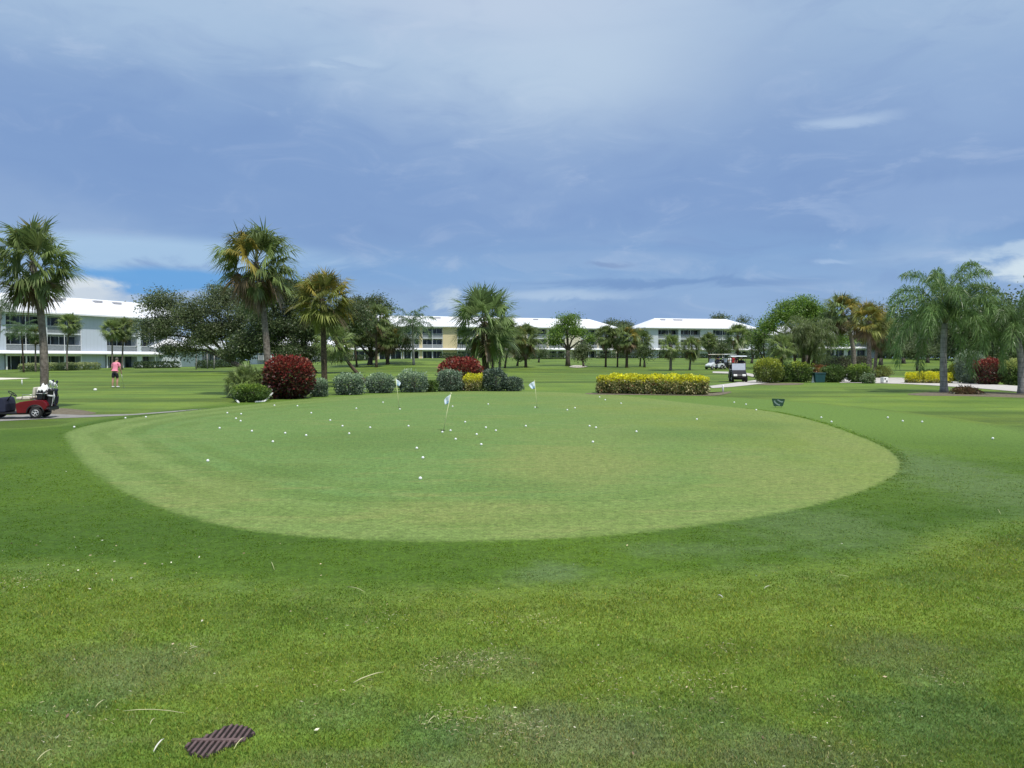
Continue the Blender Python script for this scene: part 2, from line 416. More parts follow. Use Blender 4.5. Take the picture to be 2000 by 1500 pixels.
def feather_crown(seed, nf=20, n=46, leaf=0.36, green=(0.10, 0.165, 0.065), drop=1.25, up0=80, dn=-25, plum=3, lw_=0.0062):
    rng = np.random.default_rng(seed); VV = []; CC = []
    for i in range(nf):
        t = (i+0.5)/nf; az = i*2.39996+rng.normal()*0.2; el = R(up0+(dn-up0)*t)
        hd = np.array([math.cos(az), math.sin(az), 0])
        Lr = 0.98+0.22*rng.random(); pts = []; p = np.zeros(3); e = el
        K = 16
        for k in range(K+1):
            pts.append(p.copy())
            p = p+(hd*math.cos(e)+np.array([0, 0, math.sin(e)]))*(Lr/K)
            e -= drop/K*(0.5+1.3*k/K)*(0.8+0.4*math.cos(el))
        pts = np.array(pts)
        side0 = np.cross(hd, [0, 0, 1.0])
        for k in range(K):
            a = side0*0.010*(1-k/K*0.8)
            VV.append(np.array([[pts[k]-a, pts[k]+a, pts[k+1]+a*.9, pts[k+1]-a*.9]])); CC.append(np.array([[0.17, 0.20, 0.09]]))
        c0 = np.array(green)*(0.8+0.5*rng.random())
        for q in range(plum):
            for sg in (-1, 1):
                u = np.linspace(0.14, 0.995, n)+rng.normal(size=n)*0.006; u = np.clip(u, 0, 0.999)
                k = (u*K).astype(int); fr = (u*K-k)[:, None]
                base = pts[k]*(1-fr)+pts[k+1]*fr
                tan = norm(pts[k+1]-pts[k])
                upv = norm(np.cross(np.broadcast_to(side0, tan.shape), tan))
                d1 = norm(tan*0.55+side0*sg*(0.9-0.3*q)+upv*(0.35*(q-0.6))+rng.normal(size=(n, 3))*0.22)
                L = leaf*(0.45+0.75*np.sin(np.clip(u, 0, 1)*PI*0.85+0.25))*(0.55+0.6*rng.random(n))
                mid = base+d1*(L*0.45)[:, None]
                d2 = d1*0.75; d2[:, 2] -= 0.8; d2 = norm(d2)
                tip = mid+d2*(L*0.62)[:, None]
                w = norm(np.cross(d1, rng.normal(size=(n, 3))))*lw_
                VV.append(np.stack([base, mid+w, tip, mid-w], 1))
                CC.append(np.clip(c0*(1+rng.normal(size=(n, 1))*0.18), 0.004, 1))
    return quads_mesh('crown', np.concatenate(VV), np.concatenate(CC))

FAN = {k: fan_crown(*a, **kw) for k, (a, kw) in dict(
    a=((1,), dict(nf=60, gold=0.03)), b=((2,), dict(nf=66, gold=0.16, brown=0.5, droop=0.6, down=-88)),
    c=((3,), dict(nf=64, gold=0.02, droop=0.25, brown=0.2, down=-72, green=(0.16, 0.22, 0.085))),
    d=((4,), dict(nf=56, gold=0.06, green=(0.135, 0.175, 0.06))),
    e=((5,), dict(nf=60, gold=0.32, brown=0.3, down=-58, green=(0.15, 0.17, 0.045))),
    f=((6,), dict(nf=44, gold=0.03, brown=0.15, green=(0.16, 0.21, 0.07), down=-72))).items()}
FEA = {k: feather_crown(*a, **kw) for k, (a, kw) in dict(
    a=((11,), dict(nf=20, n=64, leaf=.20, drop=1.75, up0=84, dn=8, lw_=.0052, green=(0.125,0.205,0.062))), b=((12,), dict(nf=18, n=60, leaf=.21, drop=1.7, up0=84, dn=5, lw_=.0055, green=(0.12, 0.195, 0.058))),
    c=((13,), dict(nf=18, n=30, plum=2, leaf=0.3, lw_=.009)), d=((14,), dict(nf=20, n=36, plum=2, drop=1.7, leaf=0.34, lw_=.009, green=(0.135, 0.175, 0.06)))).items()}

def palm(label, base, cpx, cpy, rpx, tpx, var='a', kind='fan', mat='sabal', bend=0.0, group=None, rz=0.0, sq=1.0, name=None, skirt=True, boots=True):
    d = base.y; top = on(cpx, cpy, d); rr = rpx*d/F*(1.12 if kind == 'fan' else 1.0); tr = tpx*0.72*d/F/2
    root = empty(name or ('sabal_palm' if kind == 'fan' else 'queen_palm'), base)
    tag(root, label, 'palm tree', group)
    off = top-base; off.z -= rr*(0.10 if kind == 'fan' else 0.0)
    pts = []; rad = []
    K = 12
    for k in range(K+1):
        t = k/K
        p = off*t; p.x += bend*math.sin(PI*t)*d/F
        p.x -= 0
        pts.append(p); rad.append(tr*(1.12-0.25*t+(0.35*math.exp(-t*16)))*(1+0.04*math.sin(k*5.1)))
    pts[0] = Vector((pts[0].x, 0, -0.15))
    mb = MB().tube(pts, rad, 12)
    if boots and kind == 'fan':    # cut leaf bases wrap the upper trunk
        rnd = random.Random(int(cpx))
        for k in range(26):
            t = 0.80+0.20*k/26; p = off*t; p.x += bend*math.sin(PI*t)*d/F; a = k*2.4
            dv = Vector((math.cos(a), math.sin(a), 0.9)); q = p+Vector((math.cos(a), math.sin(a), 0))*tr*0.7
            mb.tube([q, q+dv*tr*0.9], [tr*0.26, tr*0.12], 4)
    mb.build('trunk', M[mat], root)
    c = meshobj('crown', (FAN if kind == 'fan' else FEA)[var], M['leaf'], root)
    c.location = off; c.scale = (rr, rr, rr*sq); c.rotation_euler = (0, 0, rz)
    return root, off, rr, tr

def shell_points(rng, N, n=2.0, depth=0.35):
    """points in a superellipsoid (unit) near its surface, upper half plus a little"""
    D = norm(rng.normal(size=(N, 3)))
    rr = (np.abs(D)**n).sum(1)**(-1/n)
    S = D*rr[:, None]
    k = 1-depth*rng.random(N)**1.5
    return S*k[:, None], D
def clump_noise(D, seed, f=3.0, amp=0.12):
    ph = np.random.default_rng(seed).random(9)*6.28
    v = np.sin(D[:, 0]*f+ph[0])*np.sin(D[:, 1]*f*1.3+ph[1])+np.sin(D[:, 2]*f*1.7+ph[2])*np.sin(D[:, 0]*f*2.1+ph[3])*0.7+np.sin(D[:, 1]*f*3.1+ph[4])*np.sin(D[:, 2]*f*2.9+ph[5])*0.5
    return 1+amp*v
def bush(name, label, px, py, wpx, hpx, pal, depth=None, n=2.6, leaf=0.08, lw=0.6, N=4200, seed=0, top=None, group=None, cat='bush', rag=0.12, rz=0, mat='leaf', up=0.5, base=None, toplim=0.35, f=3.0):
    b = base if base is not None else at(px, py)
    d = b.y; rx = wpx*d/F/2; h = hpx*d/F; ry = depth if depth else rx
    rng = np.random.default_rng(seed+int(px)*7)
    P, D = shell_points(rng, N, n, 0.45)
    P *= clump_noise(D, seed+int(px), f, rag)[:, None]
    P *= clump_noise(D, seed+int(px)+99, f*3.3, rag*.55)[:, None]
    st_ = rng.random(N) < 0.03; P[st_] *= 1+0.22*rng.random(st_.sum())[:, None]
    keep = P[:, 2] > -0.97; P = P[keep]; D = D[keep]
    hgt = (P[:, 2]+1)/2
    W = P*np.array([rx, ry, h/2]); W[:, 2] = np.maximum(W[:, 2]+h/2, 0.01)
    dr = D*0.9+rng.normal(size=D.shape)*0.6; dr[:, 2] += up
    sz = leaf*(0.65+0.7*rng.random(len(P)))
    V = leaves(rng, W, dr, sz, sz*lw)
    col = pickcol(rng, len(P), pal)
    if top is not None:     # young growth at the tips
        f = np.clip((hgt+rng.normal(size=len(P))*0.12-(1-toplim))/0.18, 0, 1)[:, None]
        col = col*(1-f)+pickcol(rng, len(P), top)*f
    root = empty(name, b, rz); tag(root, label, cat, group)
    meshobj('foliage', quads_mesh('foliage', V, col), M[mat], root)
    mb = MB(); rnd = random.Random(int(px))
    for k in range(9):
        a = rnd.random()*6.28; e = Vector((math.cos(a)*rx*.6*rnd.random(), math.sin(a)*ry*.6, h*0.7))
        mb.tube([(e.x*.15, e.y*.15, -0.05), e*0.55, e], [0.03, 0.02, 0.008], 5)
    mb.build('stem', M['oak'], root)
    return root

def tree(name, label, base, lobes, pal, leaf=0.22, lw=0.55, per=90, trunk_r=0.3, fork=None, bark_m='oak', seed=0, group=None, cat='tree', dens=1.0, top=None, cr=0.9, weep=0.0, trunk_pts=None):
    """lobes: (px, py, rxpx, rypx, nclumps[, dy]) in picture units at the tree's distance"""
    d = base.y; rng = np.random.default_rng(seed+5); rnd = random.Random(seed+5)
    root = empty(name, base); tag(root, label, cat, group)
    mb = MB(); VV = []; CC = []
    lc = []
    for L in lobes:
        c = on(L[0], L[1], d)-base; c.y += (L[5] if len(L) > 5 else 0)
        lc.append((c, L[2]*d/F, L[3]*d/F, L[4]))
    zmin = min(c.z-rz for c, rx, rz, n in lc)
    if fork is None:
        cx = sum(c.x for c, *_ in lc)/len(lc)
        fork = Vector((cx*0.35, 0, max(0.8, zmin*0.8)))
    mb.tube([(0, 0, -0.2), Vector((fork.x*.4, fork.y*.4, fork.z*.5)), fork], [trunk_r*1.35, trunk_r, trunk_r*.85], 10)
    for c, rx, rz, n in lc:
        ry = (rx+rz)/2
        mid = fork.lerp(c, 0.5)+Vector((rnd.uniform(-.1, .1)*rx, rnd.uniform(-.2, .2)*rx, 0.12*(c-fork).length))
        r1 = trunk_r*0.55
        mb.tube([fork, mid, c], [r1, r1*.65, r1*.35], 7)
        for k in range(n):
            v = norm(rng.normal(size=3)); q = 0.35+0.65*rng.random()**0.5
            v[2] = v[2] if v[2] > -0.5 else -v[2]*0.6
            p = Vector((c.x+v[0]*rx*q, c.y+v[1]*ry*q, c.z+v[2]*rz*q))
            if k % 2 == 0:
                mb.tube([c.lerp(mid, rnd.random()*.6), c.lerp(p, .55)+Vector((0, 0, rnd.uniform(-.1, .25))), p], [r1*.2, r1*.1, 0.01], 4)
            m = int(per*dens*(0.6+0.8*rng.random()))
            g = rng.normal(size=(m, 3))*np.array([.5, .5, .32])*cr*(0.7+.6*rng.random())
            PP = g+np.array(p)
            D = g+rng.normal(size=g.shape)*0.5; D[:, 2] += 0.15-weep
            s = leaf*(0.7+0.6*rng.random(m))
            VV.append(leaves(rng, PP, D, s, s*lw, 0.2))
            tone = 0.78+0.44*rng.random()
            cc = pickcol(rng, m, pal)*tone
            if top is not None and v[2] > 0.3 and rng.random() < 0.6: cc = pickcol(rng, m, top)*tone
            CC.append(np.clip(cc, .003, 1))
    mb.build('trunk', M[bark_m], root)
    meshobj('crown', quads_mesh('crown', np.concatenate(VV), np.concatenate(CC)), M['leaf'], root)
    return root
# ------------------------------------------------------------------ the setting: ground and turf
def axis(a, b, near, g):
    out = [0.0]; s = near
    while out[-1] < b: out.append(out[-1]+s); s *= g
    neg = [0.0]; s = near
    while neg[-1] > a: neg.append(neg[-1]-s); s *= g
    return sorted(set(neg+out))
xs = axis(-700, 700, 2.0, 1.045); ys = axis(-60, 900, 1.5, 1.03)
gv = [(x, y, gz(x, y)) for y in ys for x in xs]; nx = len(xs)
gf = [(j*nx+i, j*nx+i+1, (j+1)*nx+i+1, (j+1)*nx+i) for j in range(len(ys)-1) for i in range(nx-1)]
me = bpy.data.meshes.new('ground'); me.from_pydata(gv, [], gf); me.update()
me.polygons.foreach_set('use_smooth', [True]*len(gf))
tag(meshobj('ground', me, M['rough']), kind='structure')

def smooth_loop(pts, n=6):
    out = []; N = len(pts)
    for i in range(N):
        p0, p1, p2, p3 = pts[i-1], pts[i], pts[(i+1) % N], pts[(i+2) % N]
        for k in range(n):
            t = k/n
            out.append(tuple(0.5*((2*p1[j])+(-p0[j]+p2[j])*t+(2*p0[j]-5*p1[j]+4*p2[j]-p3[j])*t*t+(-p0[j]+3*p1[j]-3*p2[j]+p3[j])*t**3) for j in range(2)))
    return out
def ground_loop(pix, n=6): return smooth_loop([tuple(at(*p)[:2]) for p in pix], n)
def sheet(name, loop, mat, dz, rings=(1.0, 0.0), kind='structure', follow=False, attr=False, lip=None):
    cx = sum(p[0] for p in loop)/len(loop); cy = sum(p[1] for p in loop)/len(loop)
    v = []; f = []; at_ = []; N = len(loop)
    for r in rings[:-1]:
        for p in loop:
            x = cx+(p[0]-cx)*r; y = cy+(p[1]-cy)*r
            v.append((x, y, (gz(x, y) if follow else 0)+(dz if r <= 1.0 or max(rings) <= 1 else (dz-.0045 if r > rings[1] else dz-.002)))); at_.append(r)
    v.append((cx, cy, (gz(cx, cy) if follow else 0)+dz)); at_.append(0)
    K = len(rings)-1
    for k in range(K-1):
        for i in range(N):
            j = (i+1) % N; f.append((k*N+i, k*N+j, (k+1)*N+j, (k+1)*N+i))
    for i in range(N): f.append(((K-1)*N+i, (K-1)*N+(i+1) % N, len(v)-1))
    me = bpy.data.meshes.new(name); me.from_pydata(v, [], f); me.update()
    bm = bmesh.new(); bm.from_mesh(me); bmesh.ops.recalc_face_normals(bm, faces=bm.faces)
    if sum(fc.normal.z for fc in bm.faces) < 0: bmesh.ops.reverse_faces(bm, faces=bm.faces)
    bm.to_mesh(me); bm.free()
    L_ = np.array(loop); V_ = np.array(v)[:, :2]; A_ = L_; B_ = np.roll(L_, -1, 0); dm = np.full(len(V_), 1e9)
    for a_, b_ in zip(A_, B_):
        ab = b_-a_; t_ = np.clip(((V_-a_)@ab)/max(ab@ab, 1e-9), 0, 1); dm = np.minimum(dm, np.linalg.norm(V_-a_-t_[:, None]*ab, axis=1))
    dm *= np.where(np.array(at_) > 1, -1, 1)
    ea = me.attributes.new('edge', 'FLOAT', 'POINT'); ea.data.foreach_set('value', np.clip(dm, -5, 5))
    if attr:
        a = me.attributes.new('ring', 'FLOAT', 'POINT'); a.data.foreach_set('value', at_)
    o = meshobj(name, me, mat); return tag(o, kind=kind)
GREEN_PX = [(132,845),(136,868),(165,908),(225,952),(305,990),(400,1020),(520,1042),(650,1053),(800,1059),(950,1058),(1100,1053),(1250,1042),(1400,1023),(1550,997),(1660,968),(1728,940),(1757,915),(1745,888),(1700,862),(1610,829),(1545,812),(1480,801),(1350,788),(1200,772),(1050,765.5),(900,765),(750,770),(600,780),(500,789.5),(400,799.5),(300,811),(200,826)]
GL = ground_loop(GREEN_PX)
APRON_W = [at(*p)[:2] for p in [(0,1112),(300,1142),(700,1163),(1000,1163),(1300,1146),(1600,1118),(1800,1085),(2000,1024)]]
APRON = [(-8.5,5.2)]+[tuple(p) for p in APRON_W]+[(7.6,6.9),(10.8,8.0),(13.6,10.2)]+[tuple(at(*p)[:2]) for p in [(2100,862),(2000,840),(1870,820),(1750,804),(1640,792),(1540,783),(1400,775),(1250,767),(1050,763),(900,763),(740,767),(590,777),(480,785),(380,795),(280,806),(170,822),(60,836)]]+[(-15.5,15.5),(-13.0,9.0)]
AL = smooth_loop(APRON, 6)
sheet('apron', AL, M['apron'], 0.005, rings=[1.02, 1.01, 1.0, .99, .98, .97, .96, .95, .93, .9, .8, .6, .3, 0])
sheet('putting_green', GL, M['green'], 0.0100, rings=[1.018, 1.012, 1.006, 1.0, .994, .988]+[1-0.02*k for k in range(1, 30)]+[0.3, 0.0], attr=True)
def inside(loop, X, Y):
    L = np.array(loop); n = len(L); r = np.zeros(len(X), bool)
    for i in range(n):
        x1, y1 = L[i-1]; x2, y2 = L[i]
        if y1 == y2: continue
        c = ((y1 > Y) != (y2 > Y)) & (X < (x2-x1)*(Y-y1)/(y2-y1)+x1)
        r ^= c
    return r

# blades of turf close to the viewer
DR = at(431, 1449)
def blades(name, n, ylo, yhi, which, seed, hgt, mat, pw=1.35):
    rng = np.random.default_rng(seed)
    u = rng.random(n); q = pw
    Y = (ylo**(1-q)+u*(yhi**(1-q)-ylo**(1-q)))**(1/(1-q))
    X = (rng.random(n)*2-1)*(0.74*Y+0.45)
    side = rng.random(n) < 0.34; sg_ = np.where(rng.random(n) < .5, -1, 1)      # the turf carries on beside the view, thinning out
    X = np.where(side, sg_*(0.74*Y+0.40+7.0*rng.random(n)**1.8), X)
    ing = inside(GL, X, Y); ina = inside(AL, X, Y)
    # the edge between the two cuts is not a ruled line
    ina2 = inside(AL, X+rng.normal(size=n)*0.16, Y+rng.normal(size=n)*0.20)
    ing2 = inside(GL, X+rng.normal(size=n)*0.01, Y+rng.normal(size=n)*0.02)
    k = (ina2 & ~ing & ~ing2) if which == 'apron' else (~ina2 & ~ing)
    dx = X-DR.x; dy = Y-DR.y
    k &= ~((dx**2+dy**2 < 0.141**2) & (dy < 1.5*dx+0.170+0.010*np.sin(dx*70)) & (dy > 1.55*dx-0.146+0.010*np.sin(dx*55)))
    X = X[k]; Y = Y[k]; hf = np.ones(len(X))
    if which == 'apron':      # the taller lip standing round the cut edge of the green
        L = np.array(GL); i = rng.integers(0, len(L), 60000); A_ = L[i]; B_ = L[(i+1) % len(L)]; t = rng.random(60000)[:, None]
        q_ = A_*(1-t)+B_*t; tg = B_-A_; nn = np.stack([-tg[:, 1], tg[:, 0]], 1); nn /= np.linalg.norm(nn, axis=1)[:, None]
        c0 = L.mean(0); nn *= np.sign(((q_-c0)*nn).sum(1))[:, None]
        q_ = q_+nn*np.abs(rng.normal(size=60000)*.09)[:, None]; kk = (q_[:, 1] < 26) & (rng.random(60000) < 0.05+0.6*np.clip((q_[:, 0]-2.0)/3, 0, 1)*np.clip((q_[:, 1]-9)/3, 0, 1))
        X = np.concatenate([X, q_[kk, 0]]); Y = np.concatenate([Y, q_[kk, 1]]); hf = np.concatenate([hf, np.full(kk.sum(), 1.25)])
    N = len(X)
    h = hf*np.clip((yhi+12*(hf > 1.2)-Y)/(yhi*.45), .12, 1)*hgt*(0.5+0.8*rng.random(N))*(0.8+0.04*Y); w = 0.0021*(0.7+0.6*rng.random(N))*np.maximum(1, Y/3.4)
    cl = 1+0.35*np.sin(X*9+np.sin(Y*7)*1.5)*np.sin(Y*11+np.sin(X*6))
    h *= cl
    a = rng.random(N)*6.28; lean = 0.35+0.75*rng.random(N)
    sx = np.cos(a); sy = np.sin(a)
    b = rng.random(N)*6.28; lx = np.cos(b)*lean*h; ly = np.sin(b)*lean*h
    z0 = np.zeros(N)
    V = np.stack([np.stack([X, Y, z0-0.002], 1), np.stack([X+sx*w+lx*.45, Y+sy*w+ly*.45, h*.6], 1),
                  np.stack([X+lx, Y+ly, h], 1), np.stack([X-sx*w+lx*.45, Y-sy*w+ly*.45, h*.6], 1)], 1)
    br = 0.72+0.62*rng.random(N)
    col = np.stack([br*(1+0.12*rng.normal(size=N)), br, br*(1+0.15*rng.normal(size=N))], 1)
    st = rng.random(N) < (0.07 if which != 'apron' else 0.025)
    col[st] *= np.array([1.6, 1.3, 1.7])
    o = meshobj(name, quads_mesh(name, V, np.clip(col, .1, 3)), M[mat])
    return tag(o, kind='stuff')
tag(blades('rough_grass', 930000, 2.2, 16.0, 'rough', 21, 0.015, 'rough_b'), 'short coarse lawn grass in the foreground around the drain', 'grass')
tag(blades('apron_grass', 450000, 4.5, 19.0, 'apron', 22, 0.009, 'apron_b', 1.7), 'darker close cut grass ringing the putting green', 'grass')

# bits of leaf, straw and dry thatch lying on the turf
rng = np.random.default_rng(5); N = 420
Y = 2.9+rng.random(N)**1.6*9; X = (rng.random(N)*2-1)*(0.72*Y+0.3)
X[:120] = (rng.normal(size=120)*0.7-3.6); Y[:120] = 6.0+rng.normal(size=120)*0.7
k = ~inside(GL, X, Y); X = X[k]; Y = Y[k]; N = len(X)
P = np.stack([X, Y, 0.016+0.01*rng.random(N)], 1); D = rng.normal(size=(N, 3)); D[:, 2] *= 0.15
ln = 0.007+0.024*rng.random(N)**2.5
o = meshobj('leaf_litter', quads_mesh('leaf_litter', leaves(rng, P, D, ln, ln*0.45, 0), pickcol(rng, N, [(0.62,0.58,0.44,3),(0.50,0.40,0.26,3),(0.7,0.7,0.62,1),(0.2,0.14,0.09,2)])), M['litter'])
tag(o, 'tiny pale dry leaf scraps scattered over the lawn', 'leaf litter', kind='stuff')
# thatch patches: tufts of dead blades
VV = []; CC = []
for (px, py, s, n) in [(965,1288,.09,130),(865,1305,.07,80),(915,1305,.07,110),(998,1430,.09,170),(895,1410,.08,160),(965,1220,.09,60),(378,1270,.05,40),(1065,1215,.07,90),(1375,1335,.10,110),(1420,1268,.09,50),(1845,1325,.06,60),(1612,1378,.08,50),(120,1410,.2,110),(30,1140,.12,150),(620,1340,.2,80),(760,1210,.1,70),(1240,1370,.2,150),(1655,1480,.2,120)]:
    c = at(px, py); P = np.array(c)+rng.normal(size=(n, 3))*np.array([s, s*1.1, 0]); P[:, 2] = 0.006+0.018*rng.random(n)
    D = rng.normal(size=(n, 3)); D[:, 2] = np.abs(D[:, 2])*0.25
    VV.append(leaves(rng, P, D, 0.012+0.018*rng.random(n), 0.0022, 0)); CC.append(pickcol(rng, n, [(0.55,0.46,0.29,3),(0.42,0.34,0.2,2),(0.6,0.56,0.42,1)]))
o = meshobj('dead_grass', quads_mesh('dead_grass', np.concatenate(VV), np.concatenate(CC)), M['litter'])
tag(o, 'straw coloured dead grass tufts in the foreground lawn', 'dead grass', kind='stuff')

# single dry strips of palm frond one could pick up
strips = [((690,1341),(720,1331),(750,1321),'long curved straw coloured palm strip right of the drain'),
 ((240,1397),(300,1398),(362,1403),'long thin straight straw strip lying left above the drain'),
 ((300,1477),(310,1465),(321,1453),'short white stick left of the round drain'),
 ((457,1472),(467,1461),(478,1450),'yellow green blade resting across the right edge of the drain'),
 ((836,1421),(843,1415),(851,1409),'small pale twig pair in the bluish grass at bottom centre'),
 ((678,1152),(695,1156),(713,1163),'dry strip lying on the edge of the dark collar'),
 ((530,1102),(532,1109),(536,1119),'little upright pale strip in the dark collar'),
 ((1635,1129),(1645,1131),(1658,1133),'tan strip on the collar edge at right'),
 ((1492,1155),(1498,1153),(1504,1151),'small cream leaf scrap lying alone right of the paired scraps'),
 ((1402,1168),(1407,1171),(1412,1174),'pair of white leaf scraps in the right lawn'),
 ((72,1495),(88,1483),(104,1474),'curled straw strip at the bottom left corner'),
 ((1948,998),(1951,1003),(1955,1010),'pale straw sliver standing in the right collar'),
 ((293,1424),(297,1419),(304,1413),'small yellowish stub above the white stick'),
 ((186,1390),(196,1383),(206,1376),'thin dry strand in the left lawn')]
for i, (a, b, c, lab) in enumerate(strips):
    pa, pb, pc = at(*a), at(*b), at(*c); w = 0.0020 if i not in (0, 2, 9) else 0.0034
    for p, z in ((pa, .02), (pb, .03), (pc, .024)): p.z = z
    o = MB().tube([pa, pa.lerp(pb, .5)+Vector((0, 0, .003)), pb, pb.lerp(pc, .5)+Vector((0, 0, .003)), pc], [w*.5, w, w, w*.9, w*.3], 5).build('palm_strip', [M['straw'], M['strawp']][i in (2, 8, 9)])
    tag(o, lab, 'dry leaf', 'dry strips on the lawn')

# paths, sand, mulch
def strip(name, up, lo, mat, dz=0.03, n=10, m=4):
    """sheet between two pixel polylines, following the terrain"""
    def samp(pl, t):
        s = t*(len(pl)-1); i = min(int(s), len(pl)-2); f = s-i
        return at(pl[i][0]*(1-f)+pl[i+1][0]*f, pl[i][1]*(1-f)+pl[i+1][1]*f)
    N = n*(max(len(up), len(lo))-1); v = []; f = []
    for i in range(N+1):
        a, b = samp(up, i/N), samp(lo, i/N)
        for j in range(m+1):
            p = a.lerp(b, j/m); v.append((p.x, p.y, gz(p.x, p.y)+dz))
    for i in range(N):
        for j in range(m):
            q = i*(m+1)+j; f.append((q, q+1, q+m+2, q+m+1))
    me = bpy.data.meshes.new(name); me.from_pydata(v, [], f); me.update()
    bm = bmesh.new(); bm.from_mesh(me); bmesh.ops.recalc_face_normals(bm, faces=bm.faces)
    if sum(fc.normal.z for fc in bm.faces) < 0: bmesh.ops.reverse_faces(bm, faces=bm.faces)
    bm.to_mesh(me); bm.free()
    return tag(meshobj(name, me, mat), kind='structure')
strip('cart_path', [(-180,812),(0,812),(100,809),(160,811),(260,809),(420,797)], [(-180,826),(0,823),(100,818),(180,815),(262,811),(422,799)], M['asphalt'], 0.008)
strip('cart_path', [(1380,755),(1420,750),(1450,746),(1480,742),(1520,738)], [(1392,758.5),(1430,756),(1460,753),(1492,749),(1530,745)], M['concrete'], 0.02)
strip('cart_path', [(1392,726),(1420,726.5),(1450,727.5),(1475,732)], [(1392,729),(1420,730),(1450,731.5),(1475,738)], M['concrete'], 0.04)
strip('cart_path', [(1640,737),(1700,737),(1760,738),(1800,742),(1900,748),(2000,755),(2150,764)], [(1640,748),(1700,748.5),(1760,750),(1820,753),(1900,758),(2000,766.5),(2150,777)], M['concrete'], 0.02)
strip('stepping_path', [(1648,728),(1652,736),(1643,745)], [(1657,728),(1659,736),(1654,745)], M['concrete'], 0.035)
sheet('mulch_bed', ground_loop([(1772,770),(1810,766.5),(1860,765.5),(1930,766),(2000,768),(2080,771),(2090,777),(2000,777),(1930,775),(1860,773.5),(1800,773)]), M['mulch'], 0.006)
sheet('mulch_bed', ground_loop([(20,801),(70,797),(118,797.5),(150,800),(178,804.5),(186,808),(140,812),(70,812),(20,810)]), M['mulch'], 0.0065)
sheet('mulch_bed', ground_loop([(1475,750),(1500,748.5),(1545,748),(1570,749),(1560,751.5),(1520,752.5),(1490,752)]), M['mulch'], 0.007)
sheet('mulch_bed', ground_loop([(1150,768),(1250,768),(1330,769),(1390,768),(1425,765),(1425,768),(1395,773),(1330,773),(1250,772),(1160,771)]), M['mulch'], 0.014)
sheet('sand_bunker', ground_loop([(-80,740),(-20,734.5),(40,733),(66,735),(60,738.5),(20,741),(-40,743)]), M['sand'], 0.02)
sheet('sand_bunker', ground_loop([(1112,717),(1120,714.6),(1135,714.6),(1148,716.2),(1138,718.2),(1122,718.4)]), M['sand'], 0.07, follow=True)
